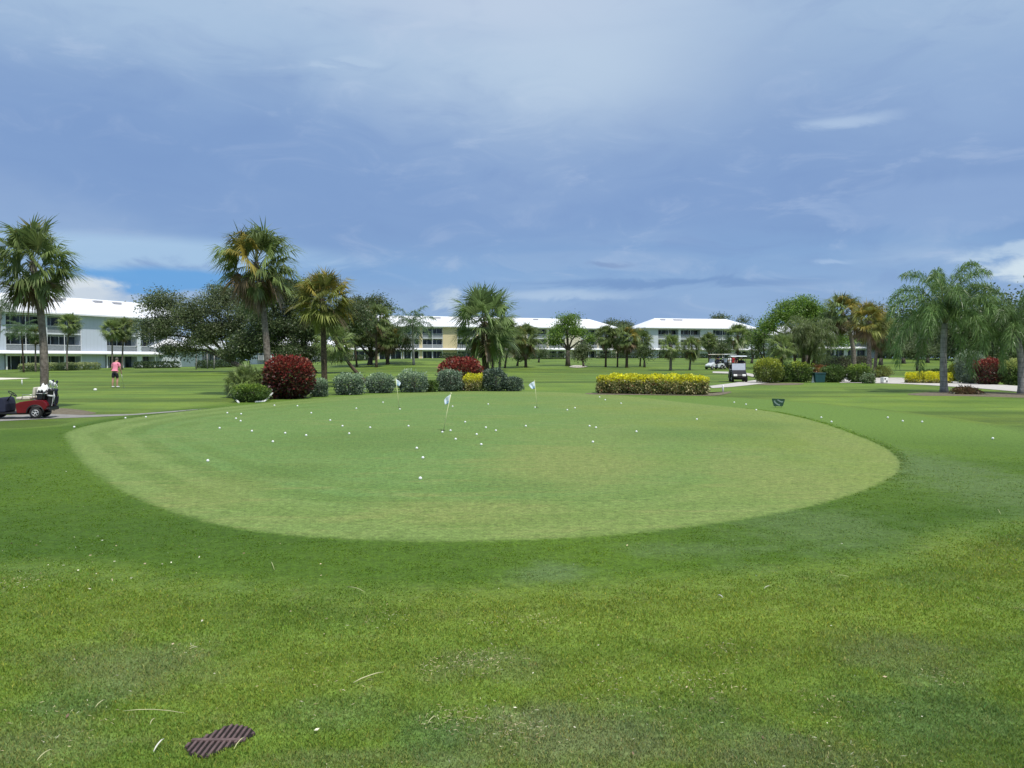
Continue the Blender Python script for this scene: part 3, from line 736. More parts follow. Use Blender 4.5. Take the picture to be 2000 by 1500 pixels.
# ------------------------------------------------------------------ buildings
def building(name, label, A, B, segs, wall, nf=3, fh=2.87, depth=13.0, z0=0.0, hipL=True, hipR=True, rise=3.2, vents=(), px_is_line=True, group=None, over=0.7, awn=True):
    """A, B: (px, distance) of the facade's ends.  segs: (kind, px0, px1)."""
    P0 = gnd(*A); P1 = gnd(*B); d = Vector((P1.x-P0.x, P1.y-P0.y, 0)); L = d.length; d.normalize()
    ang = math.atan2(d.y, d.x)
    root = empty(name, (P0.x, P0.y, z0), ang); tag(root, label, 'building', group)
    def U(px):
        s = ray(px, 702)[0]       # X = s*Y ; X = P0.x+u dx ; Y = P0.y+u dy
        return (s*P0.y-P0.x)/(d.x-s*d.y)
    H = nf*fh; rc = 1.6
    def bx(nm, u0, u1, y0, y1, z0_, z1_, mat, par=root): return MB().box(u0, u1, y0, y1, z0_, z1_).build(nm, mat, par)
    MB().box(0, L, rc, depth, -2.0, H).build('wall', M[wall], root)
    for k in range(1, nf): bx('floor_slab', 0.01, L-0.01, 0.06, rc-.004, k*fh-0.16, k*fh+0.06, M['slab'])
    bx('soffit_beam', 0.01, L-0.01, 0.05, rc-.004, H-0.28, H-0.004, M['trim'])
    for kd, a, b in segs:
        u0, u1 = max(0, U(a)), min(L, U(b))
        if kd == 'W':
            w = MB().box(u0, u1, -0.02, rc-.006, -2.0 if not awn else fh+0.1, H-.01)
            w.build('wall_panel', M[wall], root)
            if awn: MB().box(u0+.02, u1-.02, 0.35, rc-.008, -2.0, fh-0.1).build('wall_panel', M[wall], root)
        elif kd == 'P':
            bx('pillar', u0, u1, -0.05, rc-.01, -2.0, H-.012, M[wall if wall in ('yellow', 'cream') else 'trim'])
        else:
            W = u1-u0; n = max(2, round(W/2.6))
            for f in range(nf):
                zb = f*fh+0.06; zt = (f+1)*fh-0.17
                # sliding doors or windows at the back of the porch
                g = bx('window', u0+.1, u1-.1, rc-0.06, rc-.012, zb+0.02 if f == 0 else zb+.05, zt-0.25, M['glass'])
                mb = MB()
                for k in range(n*2+1):
                    x = u0+.1+(W-.2)*k/(n*2); mb.box(x-.05, x+.05, rc-0.10, rc-0.065, zb+.03, zt-.2)
                mb.box(u0+.1, u1-.1, rc-.11, rc-.066, zt-.26, zt-.16)
                mb.build('frame', M['white' if f == 0 else 'trim'], g)
                if f > 0 or not awn:
                    # screened porch front: rail, low grey panel and thin posts
                    q = bx('balcony_panel', u0+.02, u1-.02, 0.10, 0.14, zb, zb+0.98, M['screen'])
                    mb = MB().box(u0, u1, 0.055, 0.18, zb+0.985, zb+1.06)
                    for k in range(n+1):
                        x = u0+.04+(W-.08)*k/n; mb.box(x-.045, x+.045, 0.065, 0.095, zb, zt)
                    mb.build('railing', M['white'], q)
                else:
                    mb = MB()
                    for k in range(n+1):
                        x = u0+.08+(W-.16)*k/n; mb.box(x-.09, x+.09, -0.02, 0.16, -1.5, zt)
                    mb.box(u0, u1, 0.0, 0.15, zt-.45, zt-.01)
                    mb.build('porch_frame', M['white'], root)
    if awn:
        a = [(-0.9, fh-0.28), (-0.9, fh-0.16), (0.04, fh+0.22), (0.04, fh-0.10)]
        mb = MB(); b = 0
        for i in range(4): pass
        mb.v = [(0.2, y, z) for y, z in a]+[(L-0.2, y, z) for y, z in a]
        mb.f = [(0,1,2,3),(7,6,5,4),(0,4,5,1),(1,5,6,2),(2,6,7,3),(3,7,4,0)]; mb.sm = [False]*6
        mb.build('awning', M['white'], root)
    # roof
    e0, e1 = -over, L+over; f0, f1 = -over-0.3, depth+over+.3; yr = depth/2
    hl = yr if hipL else 0; hr = yr if hipR else 0
    r0, r1 = e0+hl*0.9, e1-hr*0.9
    mb = MB(); t = 0.22
    mb.v = [(e0,f0,H),(e1,f0,H),(e1,f1,H),(e0,f1,H),(e0,f0,H+t),(e1,f0,H+t),(e1,f1,H+t),(e0,f1,H+t),(r0,yr,H+t+rise),(r1,yr,H+t+rise)]
    mb.f = [(0,3,2,1),(0,1,5,4),(1,2,6,5),(2,3,7,6),(3,0,4,7),(4,5,9,8),(5,6,9),(6,7,8,9),(7,4,8)]; mb.sm = [False]*9
    rf = mb.build('roof', M['roof'], root)
    for (px, t_) in vents:
        u = U(px); y = f0+(yr-f0)*t_; z = H+t+rise*t_
        MB().box(u-.7, u+.7, y-.35, y+.35, z-.1, z+.26).build('roof_vent', M['vent'], rf)
    return root

building('apartment_building', 'pale blue three storey apartment block with white metal roof, nearest at far left', (-60,107), (355,138),
  [('W',-60,12),('B',12,90),('P',90,93),('B',93,160),('W',160,209),('B',209,270),('P',270,276),('B',276,330),('W',330,355)], 'blue', z0=-0.1, depth=14, rise=3.1, hipR=False,
  vents=((10,.55),(84,.72),(126,.75),(148,.7),(162,.82),(234,.82),(270,.8)))
building('garage_building', 'low white garage wing between the blue apartment block and the oak', (352,134), (470,168), [('W',352,395),('B',400,440),('W',440,470)], 'pale', nf=1, fh=3.3, z0=0.3, depth=9, rise=2.4, awn=False, hipL=True)
building('carport_building', 'white single storey pavilion seen beneath the oak branches', (505,176), (668,186), [('B',505,525),('W',525,534),('B',534,575),('W',575,600),('B',600,650),('W',650,668)], 'pale', nf=1, fh=3.2, z0=1.4, depth=9, rise=2.2, awn=False)
building('apartment_building', 'cream yellow three storey apartment block behind the centre palms', (650,196), (1006,208),
  [('W',650,690),('B',690,735),('P',735,740),('B',740,785),('W',785,788),('B',788,819),('P',819,825),('B',825,865),('W',865,893),('B',893,930),('P',930,935),('B',935,968),('W',968,1006)], 'yellow', z0=1.55, depth=14, rise=3.0,
  vents=((850,.8),(862,.8),(790,.8),(940,.8)), hipR=False, hipL=False)
building('apartment_building', 'ivory three storey apartment block right of the centre palms with a bright pine before it', (1016,212), (1206,222),
  [('W',1016,1030),('B',1030,1068),('P',1068,1072),('B',1072,1104),('W',1104,1134),('B',1134,1166),('P',1166,1170),('B',1170,1195),('W',1195,1206)], 'cream', z0=1.75, depth=14, rise=2.9, vents=((1148,.8),(1060,.8)), hipL=False)
building('apartment_building', 'pale grey three storey apartment block with hipped white roof at centre right', (1262,214), (1476,222),
  [('W',1262,1285),('B',1285,1325),('P',1325,1329),('B',1329,1368),('W',1368,1392),('B',1392,1430),('P',1430,1434),('B',1434,1462),('W',1462,1476)], 'pale', z0=1.7, depth=14, rise=3.0, vents=((1310,.8),(1336,.8),(1344,.8)))
building('clubhouse_building', 'white two storey building half hidden behind the banyan', (1490,186), (1712,180),
  [('W',1490,1505),('B',1505,1545),('P',1545,1549),('B',1549,1590),('W',1590,1612),('B',1612,1650),('P',1650,1654),('B',1654,1692),('W',1692,1712)], 'pale', nf=2, z0=1.6, depth=12, rise=2.4)

# ------------------------------------------------------------------ palms
BT = 'palms beside the fairway'
p = palm('tall fan palm with a bowed grey trunk behind the red golf cart', at(86,800), 63, 500, 92, 19, 'a', bend=9)
p = palm('tallest fan palm with golden fringes above the big red bush', at(524,772), 500, 502, 88, 17, 'b', bend=6, mat='sabal', rz=1.0)
b_, off, rr, tr = p
palm('fan palm with orange gold crown top right of the big red bush', at(634,757), 630, 577, 68, 15, 'e', mat='sabal_dark', rz=2.0)
palm('fan palm with a steeply leaning dark trunk rising from the silver bushes', at(716,748), 656, 662, 44, 9, 'f', mat='sabal_dark', bend=-6, rz=.4)
palm('large bushy fan palm in the centre before the yellow block', at(952,752), 946, 620, 74, 17, 'c', mat='sabal_dark', bend=-2, sq=1.08)
CG = 'palms standing in the middle distance'
palm('fan palm tucked behind the right side of the large centre palm', gnd(975,92), 982, 640, 36, 6, 'd', mat='sabal_dark', group=CG, rz=1)
palm('slim fan palm left of the two right centre trunks', gnd(962,96), 964, 648, 34, 6, 'a', mat='sabal_dark', group=CG, rz=2)
palm('slim slightly bowed fan palm second right of the centre palm', gnd(986,100), 1003, 655, 30, 5, 'd', mat='sabal_dark', group=CG, bend=-3, rz=3)
palm('stout fan palm with shaggy skirt before the ivory block', gnd(1027,102), 1026, 655, 36, 7, 'b', mat='sabal_dark', group=CG, rz=.7)
palm('dark fan palm directly left of the pale mown gap, before the ivory block windows', gnd(1183,104), 1184, 652, 27, 5, 'a', mat='sabal_dark', group=CG, rz=.2)
palm('fan palm leftmost of the touching trio before the gap between blocks', gnd(1206,104), 1207, 655, 26, 4, 'd', mat='sabal_dark', group=CG, rz=.9)
palm('fan palm with a thick trunk in the middle of the touching trio', gnd(1224,102), 1225, 655, 31, 7, 'b', mat='sabal_dark', group=CG, rz=1.7)
palm('fan palm rightmost of the touching trio, beside the round dark shrub', gnd(1250,108), 1254, 660, 26, 4, 'a', mat='sabal_dark', group=CG, rz=2.6)
palm('short round fan palm, left one of the pair behind the yellow hedge', gnd(1310,92), 1310, 671, 28, 7, 'f', group=CG, rz=.5)
palm('short round fan palm, right one of the pair behind the yellow hedge', gnd(1347,94), 1351, 674, 26, 5, 'd', group=CG, rz=1.5)
palm('small fan palm in shade right of the pair, before the grey block', gnd(1385,120), 1384, 663, 20, 4, 'a', mat='sabal_dark', group=CG, rz=1.5)
palm('golden green fan palm rising directly behind the parked golf carts', gnd(1441,110), 1441, 652, 30, 6, 'f', mat='sabal_dark', group=CG, rz=2.4)
palm('short dark fan palm with gold tinged skirt among the left centre trees', gnd(757,110), 756, 655, 34, 9, 'b', mat='sabal_dark', group=CG, rz=2.4)
palm('fan palm at the crown of the left centre trees', gnd(735,104), 735, 616, 36, 6, 'b', mat='sabal_dark', group=CG, rz=.4)
palm('half hidden fan palm left of the mound', gnd(697,108), 690, 640, 30, 5, 'a', mat='sabal_dark', group=CG, rz=.4)
palm('grey trunked feather palm standing before the yellow block on the mound', gnd(808,108), 806, 636, 46, 6, 'c', 'feather', 'queen', group=CG, rz=.4)
LG = 'small palms in front of the pale blue block'
palm('small green palm leftmost before the pale blue block', gnd(46,92), 42, 645, 36, 4, 'c', 'feather', 'sabal_dark', group=LG, rz=.4, sq=.7)
palm('thin palm just left of the bowed trunk before the pale blue block', gnd(69,94), 69, 650, 20, 4, 'd', group=LG, mat='sabal', rz=.4)
palm('small fan palm just right of the bowed trunk before the pale blue block', gnd(131,98), 137, 628, 25, 4, 'f', group=LG, mat='sabal', bend=-3, rz=.4)
palm('fan palm, left one of the pair behind the golfer in pink', gnd(219,102), 219, 640, 25, 4, 'f', group=LG, mat='sabal', rz=.4)
palm('fan palm, right one of the pair behind the golfer in pink', gnd(238,104), 241, 636, 26, 4, 'd', group=LG, mat='sabal', rz=1.4)
palm('wispy palm at the far left edge before the white roof', gnd(-8,78), 2, 600, 30, 6, 'c', 'feather', 'queen', group=LG, rz=1.4)
RG = 'palms on the right side of the course'
palm('tall fan palm with a curving trunk right of the banyan', at(1668,728), 1644, 602, 44, 11, 'b', group=RG, bend=8, rz=1.4)
palm('fan palm with straight double width trunk left of the large feather palm', at(1698,741), 1697, 622, 48, 11, 'e', group=RG, rz=2.4)
palm('shorter fan palm close behind the straight one left of the large feather palm', at(1707,738), 1716, 640, 40, 8, 'b', group=RG, rz=.4)
palm('small yellow green fan palm with thin dark trunk left of the banyan', at(1531,738), 1524, 672, 33, 7, 'f', group=RG, mat='sabal_dark', rz=.9)
palm('large feather palm with smooth grey trunk and wide drooping crown', at(1844,766), 1845, 632, 118, 17, 'a', 'feather', 'queen', bend=-2, rz=.3, group='feather palms by the right path', sq=1.38)
palm('feather palm at the right edge with a rough grey trunk', at(1995,769), 1988, 660, 112, 17, 'b', 'feather', 'queen', bend=3, rz=2.3, group='feather palms by the right path', sq=1.2)

# ------------------------------------------------------------------ broadleaf trees
OAKP = [(0.13,0.165,0.07,3),(0.09,0.12,0.05,3),(0.19,0.22,0.11,1.3)]
DARKP = [(0.06,0.09,0.035,3),(0.09,0.125,0.048,2),(0.14,0.175,0.07,1)]
BRIGHT = [(0.15,0.25,0.04,3),(0.21,0.32,0.06,2),(0.09,0.16,0.035,1)]
tree('oak_tree', 'airy grey green oak spreading in front of the blue block end', gnd(487,88),
  [(320,600,38,32,20),(300,650,28,30,12),(365,640,55,42,44),(425,600,55,34,34),(430,655,60,30,40),(480,625,50,38,30),(350,685,45,18,14),(440,572,30,14,7)],
  OAKP+[(0.13,0.165,0.08,2)], leaf=0.21, per=250, trunk_r=0.3, seed=3, cr=1.05, dens=1.0)
tree('oak_tree', 'massive dark spreading oak behind the big red bush', gnd(606,82),
  [(530,600,55,50,40),(585,580,45,40,36),(560,650,70,36,60),(640,640,60,45,50),(500,670,55,24,34),(690,630,34,34,22),(600,690,60,14,26,-2),(465,690,30,14,12)],
  DARKP+[(0.08,0.105,0.05,2)], leaf=0.21, per=280, trunk_r=0.6, seed=4, cr=1.05)
tree('broadleaf_tree', 'dark bushy tree mass left of the yellow block', gnd(722,112),
  [(700,615,30,38,24),(735,605,28,26,16),(722,660,42,34,40),(760,660,24,34,18),(680,660,24,28,14),(785,670,12,24,8)],
  DARKP, leaf=0.24, per=260, trunk_r=0.35, seed=5, cr=1.1, top=[(0.16,0.13,0.06,1),(0.09,0.13,0.05,3)])
tree('pine_tree', 'bright green open pine leaning before the ivory block', gnd(1109,108),
  [(1105,640,22,14,13),(1088,655,14,12,7),(1128,652,18,10,8),(1150,662,10,8,4),(1108,622,15,7,6),(1082,668,10,8,5)],
  BRIGHT, leaf=0.22, per=190, trunk_r=0.3, seed=6, cr=0.95, group=None)
tree('shrub_tree', 'grey green shrub tree at the foot of the bright pine', gnd(1140,104), [(1140,684,14,16,18),(1132,697,12,10,8)], OAKP, leaf=0.2, per=130, trunk_r=0.15, seed=7, cr=.8)
tree('shrub_tree', 'dark clipped conical shrub left of the pine, beside the shaggy palm', gnd(1010,108), [(1012,690,12,16,12),(1022,697,10,10,8)], DARKP, leaf=0.2, per=130, trunk_r=0.15, seed=8, cr=.8)
tree('shrub_tree', 'round dark shrub right of the palm trio', gnd(1259,104), [(1258,692,14,14,18)], DARKP, leaf=0.2, per=130, trunk_r=0.15, seed=9, cr=.8)
tree('shrub_tree', 'round light green tree left of the parked golf carts', gnd(1411,122), [(1411,685,14,15,16)], OAKP+[(0.1,0.16,0.06,2)], leaf=0.22, per=130, trunk_r=0.15, seed=10, cr=.9)
tree('shrub_tree', 'dark palm height shrub beside the grey block columns', gnd(1052,130), [(1056,690,12,13,10)], DARKP, leaf=0.2, per=120, trunk_r=0.15, seed=19, cr=.9)
tree('banyan_tree', 'broad bright green domed banyan at centre right', gnd(1572,98),
  [(1560,602,40,18,32),(1525,620,24,16,18),(1600,618,34,20,24),(1565,625,48,16,24),(1500,640,20,18,14),(1625,640,24,24,18),(1585,645,34,18,14),(1640,668,22,18,12)],
  BRIGHT, leaf=0.22, per=150, trunk_r=0.45, seed=11, cr=1.0)
tree('broadleaf_tree', 'mid green tree filling in behind the small yellow palm', gnd(1492,104), [(1492,655,20,20,18),(1512,690,16,14,8),(1478,672,12,14,8)], BRIGHT+DARKP, leaf=0.22, per=140, trunk_r=0.25, seed=12, cr=.95)
tree('broadleaf_tree', 'dark tree in shade before the right end of the grey block', gnd(1468,128), [(1468,664,18,18,12),(1480,684,12,12,6)], DARKP, leaf=0.24, per=160, trunk_r=0.2, seed=13, cr=1)
tree('broadleaf_tree', 'dark tree right of the paired short palms before the grey block', gnd(1386,128), [(1382,668,14,14,9),(1396,682,10,12,6)], DARKP, leaf=0.24, per=150, trunk_r=0.2, seed=14, cr=1)
# date palm clump in front of the banyan
root = empty('clumping_palm', at(1570,733)); tag(root, 'clump of dark leaning palm stems with hanging fronds before the banyan', 'palm tree')
for i, (bx_, cx_, cy_, r_) in enumerate([(-12,1548,662,30),(0,1568,650,34),(10,1600,656,34),(4,1586,672,28)]):
    d = root.location.y; top = on(cx_, cy_, d)-root.location; b0 = Vector((bx_*d/F, 0.3*i-.5, -.1))
    MB().tube([b0, b0.lerp(top, .5)+Vector((bx_*.01, 0, -.2)), top], [.17, .14, .12], 8).build('trunk', M['sabal_dark'], root)
    c = meshobj('crown', FEA['d'], M['leaf'], root); c.location = top; s = r_*d/F*1.15; c.scale = (s, s, s*1.25); c.rotation_euler = (0, 0, i*1.3)
# screen of trees at the right edge and beyond the roofs
RT = 'dark trees closing the right side'
for i, (px, d, lab, lobes) in enumerate([
   (1720,118,'dark tree left of the large feather palm, behind the fan palms',[(1720,650,30,30,20),(1728,680,26,16,10)]),
   (1765,124,'dark tree seen through the left fronds of the large feather palm',[(1765,655,32,26,20),(1760,682,28,14,10)]),
   (1812,128,'brownish dark tree just left of the grey feather palm trunk',[(1808,652,28,28,18),(1815,682,26,14,10)]),
   (1905,62,'near black dense tree between the two feather palms',[(1885,650,40,36,40),(1925,640,34,34,30),(1900,690,44,20,26)]),
   (1968,66,'dark tree behind the feather palm at the right edge',[(1960,660,34,32,26),(2000,650,40,40,26),(1975,692,40,16,16)]),
   (2060,70,'dark tree beyond the right picture edge',[(2050,650,50,44,30)])]):
    tree('broadleaf_tree', lab, gnd(px, d), lobes, DARKP, leaf=0.2, per=150, trunk_r=0.3, seed=30+i, cr=1.05, group=RT)
tree('shrub_tree', 'small olive tree on the far lawn left of the grey trunk', gnd(1792,92), [(1790,680,20,14,14),(1778,688,12,9,6),(1806,690,12,10,6)], OAKP+[(0.12,0.15,0.06,2)], leaf=0.18, per=130, trunk_r=0.14, seed=40, cr=.75)
FG = 'tree tops beyond the white roofs'
for i, (px, d, lab, lobes) in enumerate([
   (1218,250,'dark tree top filling the gap between ivory and grey blocks',[(1215,640,22,13,18),(1245,650,18,14,12)]),
   (1200,262,'tree top just above the right end of the ivory roof',[(1196,634,14,6,8)]),
   (1405,262,'small flat tree top above the grey block roof',[(1407,622,17,6,10)]),
   (1452,262,'low tree top above the right end of the grey roof',[(1448,628,12,6,6)]),
   (1112,258,'low tree top above the ivory roof behind the pine',[(1118,622,14,5,6)]),
   (1490,240,'tree between grey block and white two storey building',[(1488,668,20,22,14)]),
   (1690,210,'tree beyond the white two storey building',[(1690,650,36,26,22)]),
   (1640,214,'tree above the white two storey building right of the banyan',[(1640,640,26,14,14)])]):
    tree('broadleaf_tree', lab, gnd(px, d), lobes, DARKP+OAKP, leaf=0.45, per=110, trunk_r=0.35, seed=50+i, cr=1.8, group=FG)
def woods(name, label, pts, hgt, n, leaf, seed):
    rng = np.random.default_rng(seed); VV = []; CC = []
    for i in range(len(pts)-1):
        for k in range(n):
            t = (k+rng.random())/n; q = pts[i].lerp(pts[i+1], t)
            h = hgt*(0.65+0.5*rng.random()); m = 300
            c = np.array([q.x, q.y+rng.normal()*2.5, q.z]); w = hgt*(0.28+.15*rng.random())
            P = norm(rng.normal(size=(m, 3)))*(0.55+.45*rng.random((m, 1)))*np.array([w, w, h*.52])+c+np.array([0, 0, h*.5])
            P[:, 2] = np.maximum(P[:, 2], q.z)
            s_ = leaf*(.6+.8*rng.random(m)); VV.append(leaves(rng, P, rng.normal(size=(m, 3)), s_, s_*.6)); CC.append(np.clip(pickcol(rng, m, DARKP)*(.75+.5*rng.random()), .003, 1))
    return tag(meshobj(name, quads_mesh(name, np.concatenate(VV), np.concatenate(CC)), M['leaf']), label, 'woods', kind='stuff')
woods('distant_woods', 'unbroken dark wood closing the view at the far right', [gnd(1690,190), gnd(1800,165), gnd(1950,140), gnd(2200,110)], 13, 44, .5, 91)
woods('distant_woods', 'far tree line standing behind all the white roofed blocks', [gnd(-300,300), gnd(400,290), gnd(1000,285), gnd(1700,280), gnd(2200,250)], 8, 46, 1.1, 92)
YT = 'young trees by the low garage'
for i, (px, d, lab, l) in enumerate([(383,104,'thin young tree by the garage wall, left of three',[(384,668,14,12,8)]),(405,108,'thin young tree by the garage wall, middle of three',[(404,670,10,10,6)]),(418,106,'thin young tree by the garage wall, right of three',[(420,672,12,12,6)])]):
    tree('young_tree', lab, gnd(px, d), l, OAKP, leaf=0.18, per=110, trunk_r=0.08, seed=70+i, cr=.7, group=YT, bark_m='queen')

# ------------------------------------------------------------------ shrubs and hedges
SILV = [(0.13,0.18,0.13,3),(0.06,0.09,0.055,3),(0.30,0.37,0.28,1.3)]
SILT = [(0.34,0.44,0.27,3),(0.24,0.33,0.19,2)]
REDP = [(0.115,0.026,0.024,3),(0.05,0.018,0.018,2),(0.08,0.085,0.04,2.6)]
REDT = [(0.30,0.045,0.034,3),(0.14,0.03,0.022,3),(0.38,0.16,0.10,1)]
YELP = [(0.38,0.36,0.16,3),(0.11,0.15,0.045,3),(0.58,0.52,0.28,1.5),(0.20,0.08,0.05,.5)]
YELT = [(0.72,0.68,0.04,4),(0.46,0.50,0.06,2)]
GRNP = [(0.09,0.15,0.035,3),(0.06,0.10,0.025,2),(0.16,0.24,0.06,1)]
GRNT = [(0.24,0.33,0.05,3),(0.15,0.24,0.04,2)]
SG = 'clipped silver green shrubs along the back of the green'
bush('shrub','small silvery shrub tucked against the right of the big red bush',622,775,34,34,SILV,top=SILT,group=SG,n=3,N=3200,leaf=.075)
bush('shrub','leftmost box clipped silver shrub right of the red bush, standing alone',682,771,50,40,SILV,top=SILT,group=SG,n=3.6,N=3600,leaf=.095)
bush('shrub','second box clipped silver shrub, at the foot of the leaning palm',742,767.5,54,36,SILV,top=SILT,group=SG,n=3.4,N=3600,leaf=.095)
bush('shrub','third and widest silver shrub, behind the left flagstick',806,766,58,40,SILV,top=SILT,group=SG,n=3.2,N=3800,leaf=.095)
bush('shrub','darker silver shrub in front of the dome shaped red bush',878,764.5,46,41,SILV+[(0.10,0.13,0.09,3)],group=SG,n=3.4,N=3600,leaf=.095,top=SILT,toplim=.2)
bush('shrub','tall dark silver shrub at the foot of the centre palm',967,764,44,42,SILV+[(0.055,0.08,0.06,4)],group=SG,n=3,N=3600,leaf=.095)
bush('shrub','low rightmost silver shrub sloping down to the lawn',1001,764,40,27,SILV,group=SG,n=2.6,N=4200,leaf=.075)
bush('shrub','small loose green plant between the third silver shrub and the red dome',842,765.5,26,22,GRNP,group=None,n=2,N=1400,leaf=.09,rag=.2)
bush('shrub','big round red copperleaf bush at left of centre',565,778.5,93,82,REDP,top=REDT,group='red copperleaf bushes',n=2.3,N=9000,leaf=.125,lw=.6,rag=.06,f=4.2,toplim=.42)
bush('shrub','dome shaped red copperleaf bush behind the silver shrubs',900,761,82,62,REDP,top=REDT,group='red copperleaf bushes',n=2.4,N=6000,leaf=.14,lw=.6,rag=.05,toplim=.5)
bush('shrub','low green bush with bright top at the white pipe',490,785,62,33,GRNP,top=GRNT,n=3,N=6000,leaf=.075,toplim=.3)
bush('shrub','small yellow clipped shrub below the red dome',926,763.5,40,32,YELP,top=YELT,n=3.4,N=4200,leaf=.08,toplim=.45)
# saw palmetto: a rosette of fans on the ground
def palmetto(label, px, py, wpx, hpx, group=None, var='f'):
    b = at(px, py); d = b.y; root = empty('palmetto', b); tag(root, label, 'palmetto', group)
    s = wpx*d/F/2; h = hpx*d/F
    for i, (ox, oy, k) in enumerate([(0,0,1),(-.55,.2,.8),(.5,.3,.85),(.1,-.5,.7)]):
        c = meshobj('crown', FAN[var], M['leaf'], root); c.location = (ox*s, oy*s, h*.42*k); c.scale = (s*.85*k, s*.85*k, h*.62*k); c.rotation_euler = (0, 0, i*1.7)
    return root
palmetto('spiky saw palmetto left of the big red bush', 480, 777, 88, 78)
palmetto('second palmetto squeezed between the tall palm trunk and the red bush', 523, 774, 46, 66, var='d')

# the long two-tone hedge
def hedge(name, label, pts, h, half, pal, top, per_m, leaf=.09, n=3.5, group=None, toplim=.3, seed=0, kind=None):
    """pts: ground points of the hedge's axis"""
    rng = np.random.default_rng(seed+3); VV = []; CC = []
    Lt = sum((pts[i+1]-pts[i]).length for i in range(len(pts)-1)); base = pts[0].copy()
    N = int(per_m*Lt); t = rng.random(N)*Lt
    acc = 0; pos = np.zeros((N, 3)); tan = np.zeros((N, 3))
    for i in range(len(pts)-1):
        dv = pts[i+1]-pts[i]; l = dv.length; k = (t >= acc) & (t <= acc+l)
        pos[k] = np.array(pts[i])+np.outer((t[k]-acc)/l, np.array(dv)); tan[k] = np.array(dv.normalized()); acc += l
    nrm = np.stack([-tan[:, 1], tan[:, 0], 0*tan[:, 0]], 1)
    a = rng.random(N)*2*PI; cx = np.cos(a); cz = np.sin(a)
    r = (np.abs(cx)**n+np.abs(cz)**n)**(-1/n)*(1-0.45*rng.random(N)**1.7)
    endt = np.minimum(t, Lt-t)/half; tap = np.clip(endt, 0, 1)**0.35
    r *= (1+0.10*np.sin(t*2.1+cx*2)*np.sin(t*4.7+cz*3)+0.05*np.sin(t*9))*(0.55+.45*tap)
    P = pos+nrm*(cx*r*half)[:, None]; hh = (cz*r+1)/2*h
    P[:, 2] += np.maximum(hh, 0.01)
    D = nrm*cx[:, None]*0.9+rng.normal(size=P.shape)*0.6; D[:, 2] += cz*.8+.4
    s = leaf*(.65+.7*rng.random(N)); V = leaves(rng, P, D, s, s*.6)
    col = pickcol(rng, N, pal)
    if top is not None:
        f = np.clip((hh/h+rng.normal(size=N)*.08-(1-toplim))/.12, 0, 1)[:, None]; col = col*(1-f)+pickcol(rng, N, top)*f
    V -= np.array(base)
    root = empty(name, base); tag(root, label, 'hedge', group)
    meshobj('foliage', quads_mesh('foliage', V, col), M['leaf'], root)
    return root
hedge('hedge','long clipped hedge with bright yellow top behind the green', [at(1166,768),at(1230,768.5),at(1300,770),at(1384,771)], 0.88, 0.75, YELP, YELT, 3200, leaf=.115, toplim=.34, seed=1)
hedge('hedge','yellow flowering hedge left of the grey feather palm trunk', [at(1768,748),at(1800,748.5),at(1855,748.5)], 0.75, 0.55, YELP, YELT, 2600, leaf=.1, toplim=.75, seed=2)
hedge('hedge','pale green clipped hedge before the pale blue block porches', [gnd(40,96),gnd(110,100),gnd(192,106)], 0.95, 0.7, [(0.20,0.26,0.10,3),(0.12,0.17,0.06,2)], [(0.36,0.40,0.18,1)], 700, leaf=.16, toplim=.4, seed=3)
HG = 'low dark hedges at the foot of the far blocks'
for i, (a, da, b, db, hh, lab) in enumerate([(262,112,350,116,.9,'low grey green hedge under the right end of the pale blue block'),(388,112,470,120,1.0,'dark hedge left of the palmetto before the garage'),(665,150,735,150,1.0,'dark hedge left of the mound'),(1010,168,1110,170,1.1,'dark hedge before the ivory block, left part'),(1165,176,1262,176,1.0,'dark hedge before the ivory block, right part'),(1285,176,1400,176,.9,'dark hedge before the grey block, left part'),(1420,160,1505,160,1.0,'dark hedge behind the parked golf carts'),(860,175,905,175,1.1,'small green hedge before the yellow wall'),(1585,120,1700,112,1.4,'dark hedge below the white two storey building')]):
    hedge('hedge', lab, [gnd(a, da), gnd((a+b)/2, (da+db)/2), gnd(b, db)], hh, .8, [(0.05,0.08,0.03,2),(0.08,0.12,0.05,2)], None, 260, leaf=.28, group=HG, seed=20+i)
RB = 'bushes around the right garden bed'
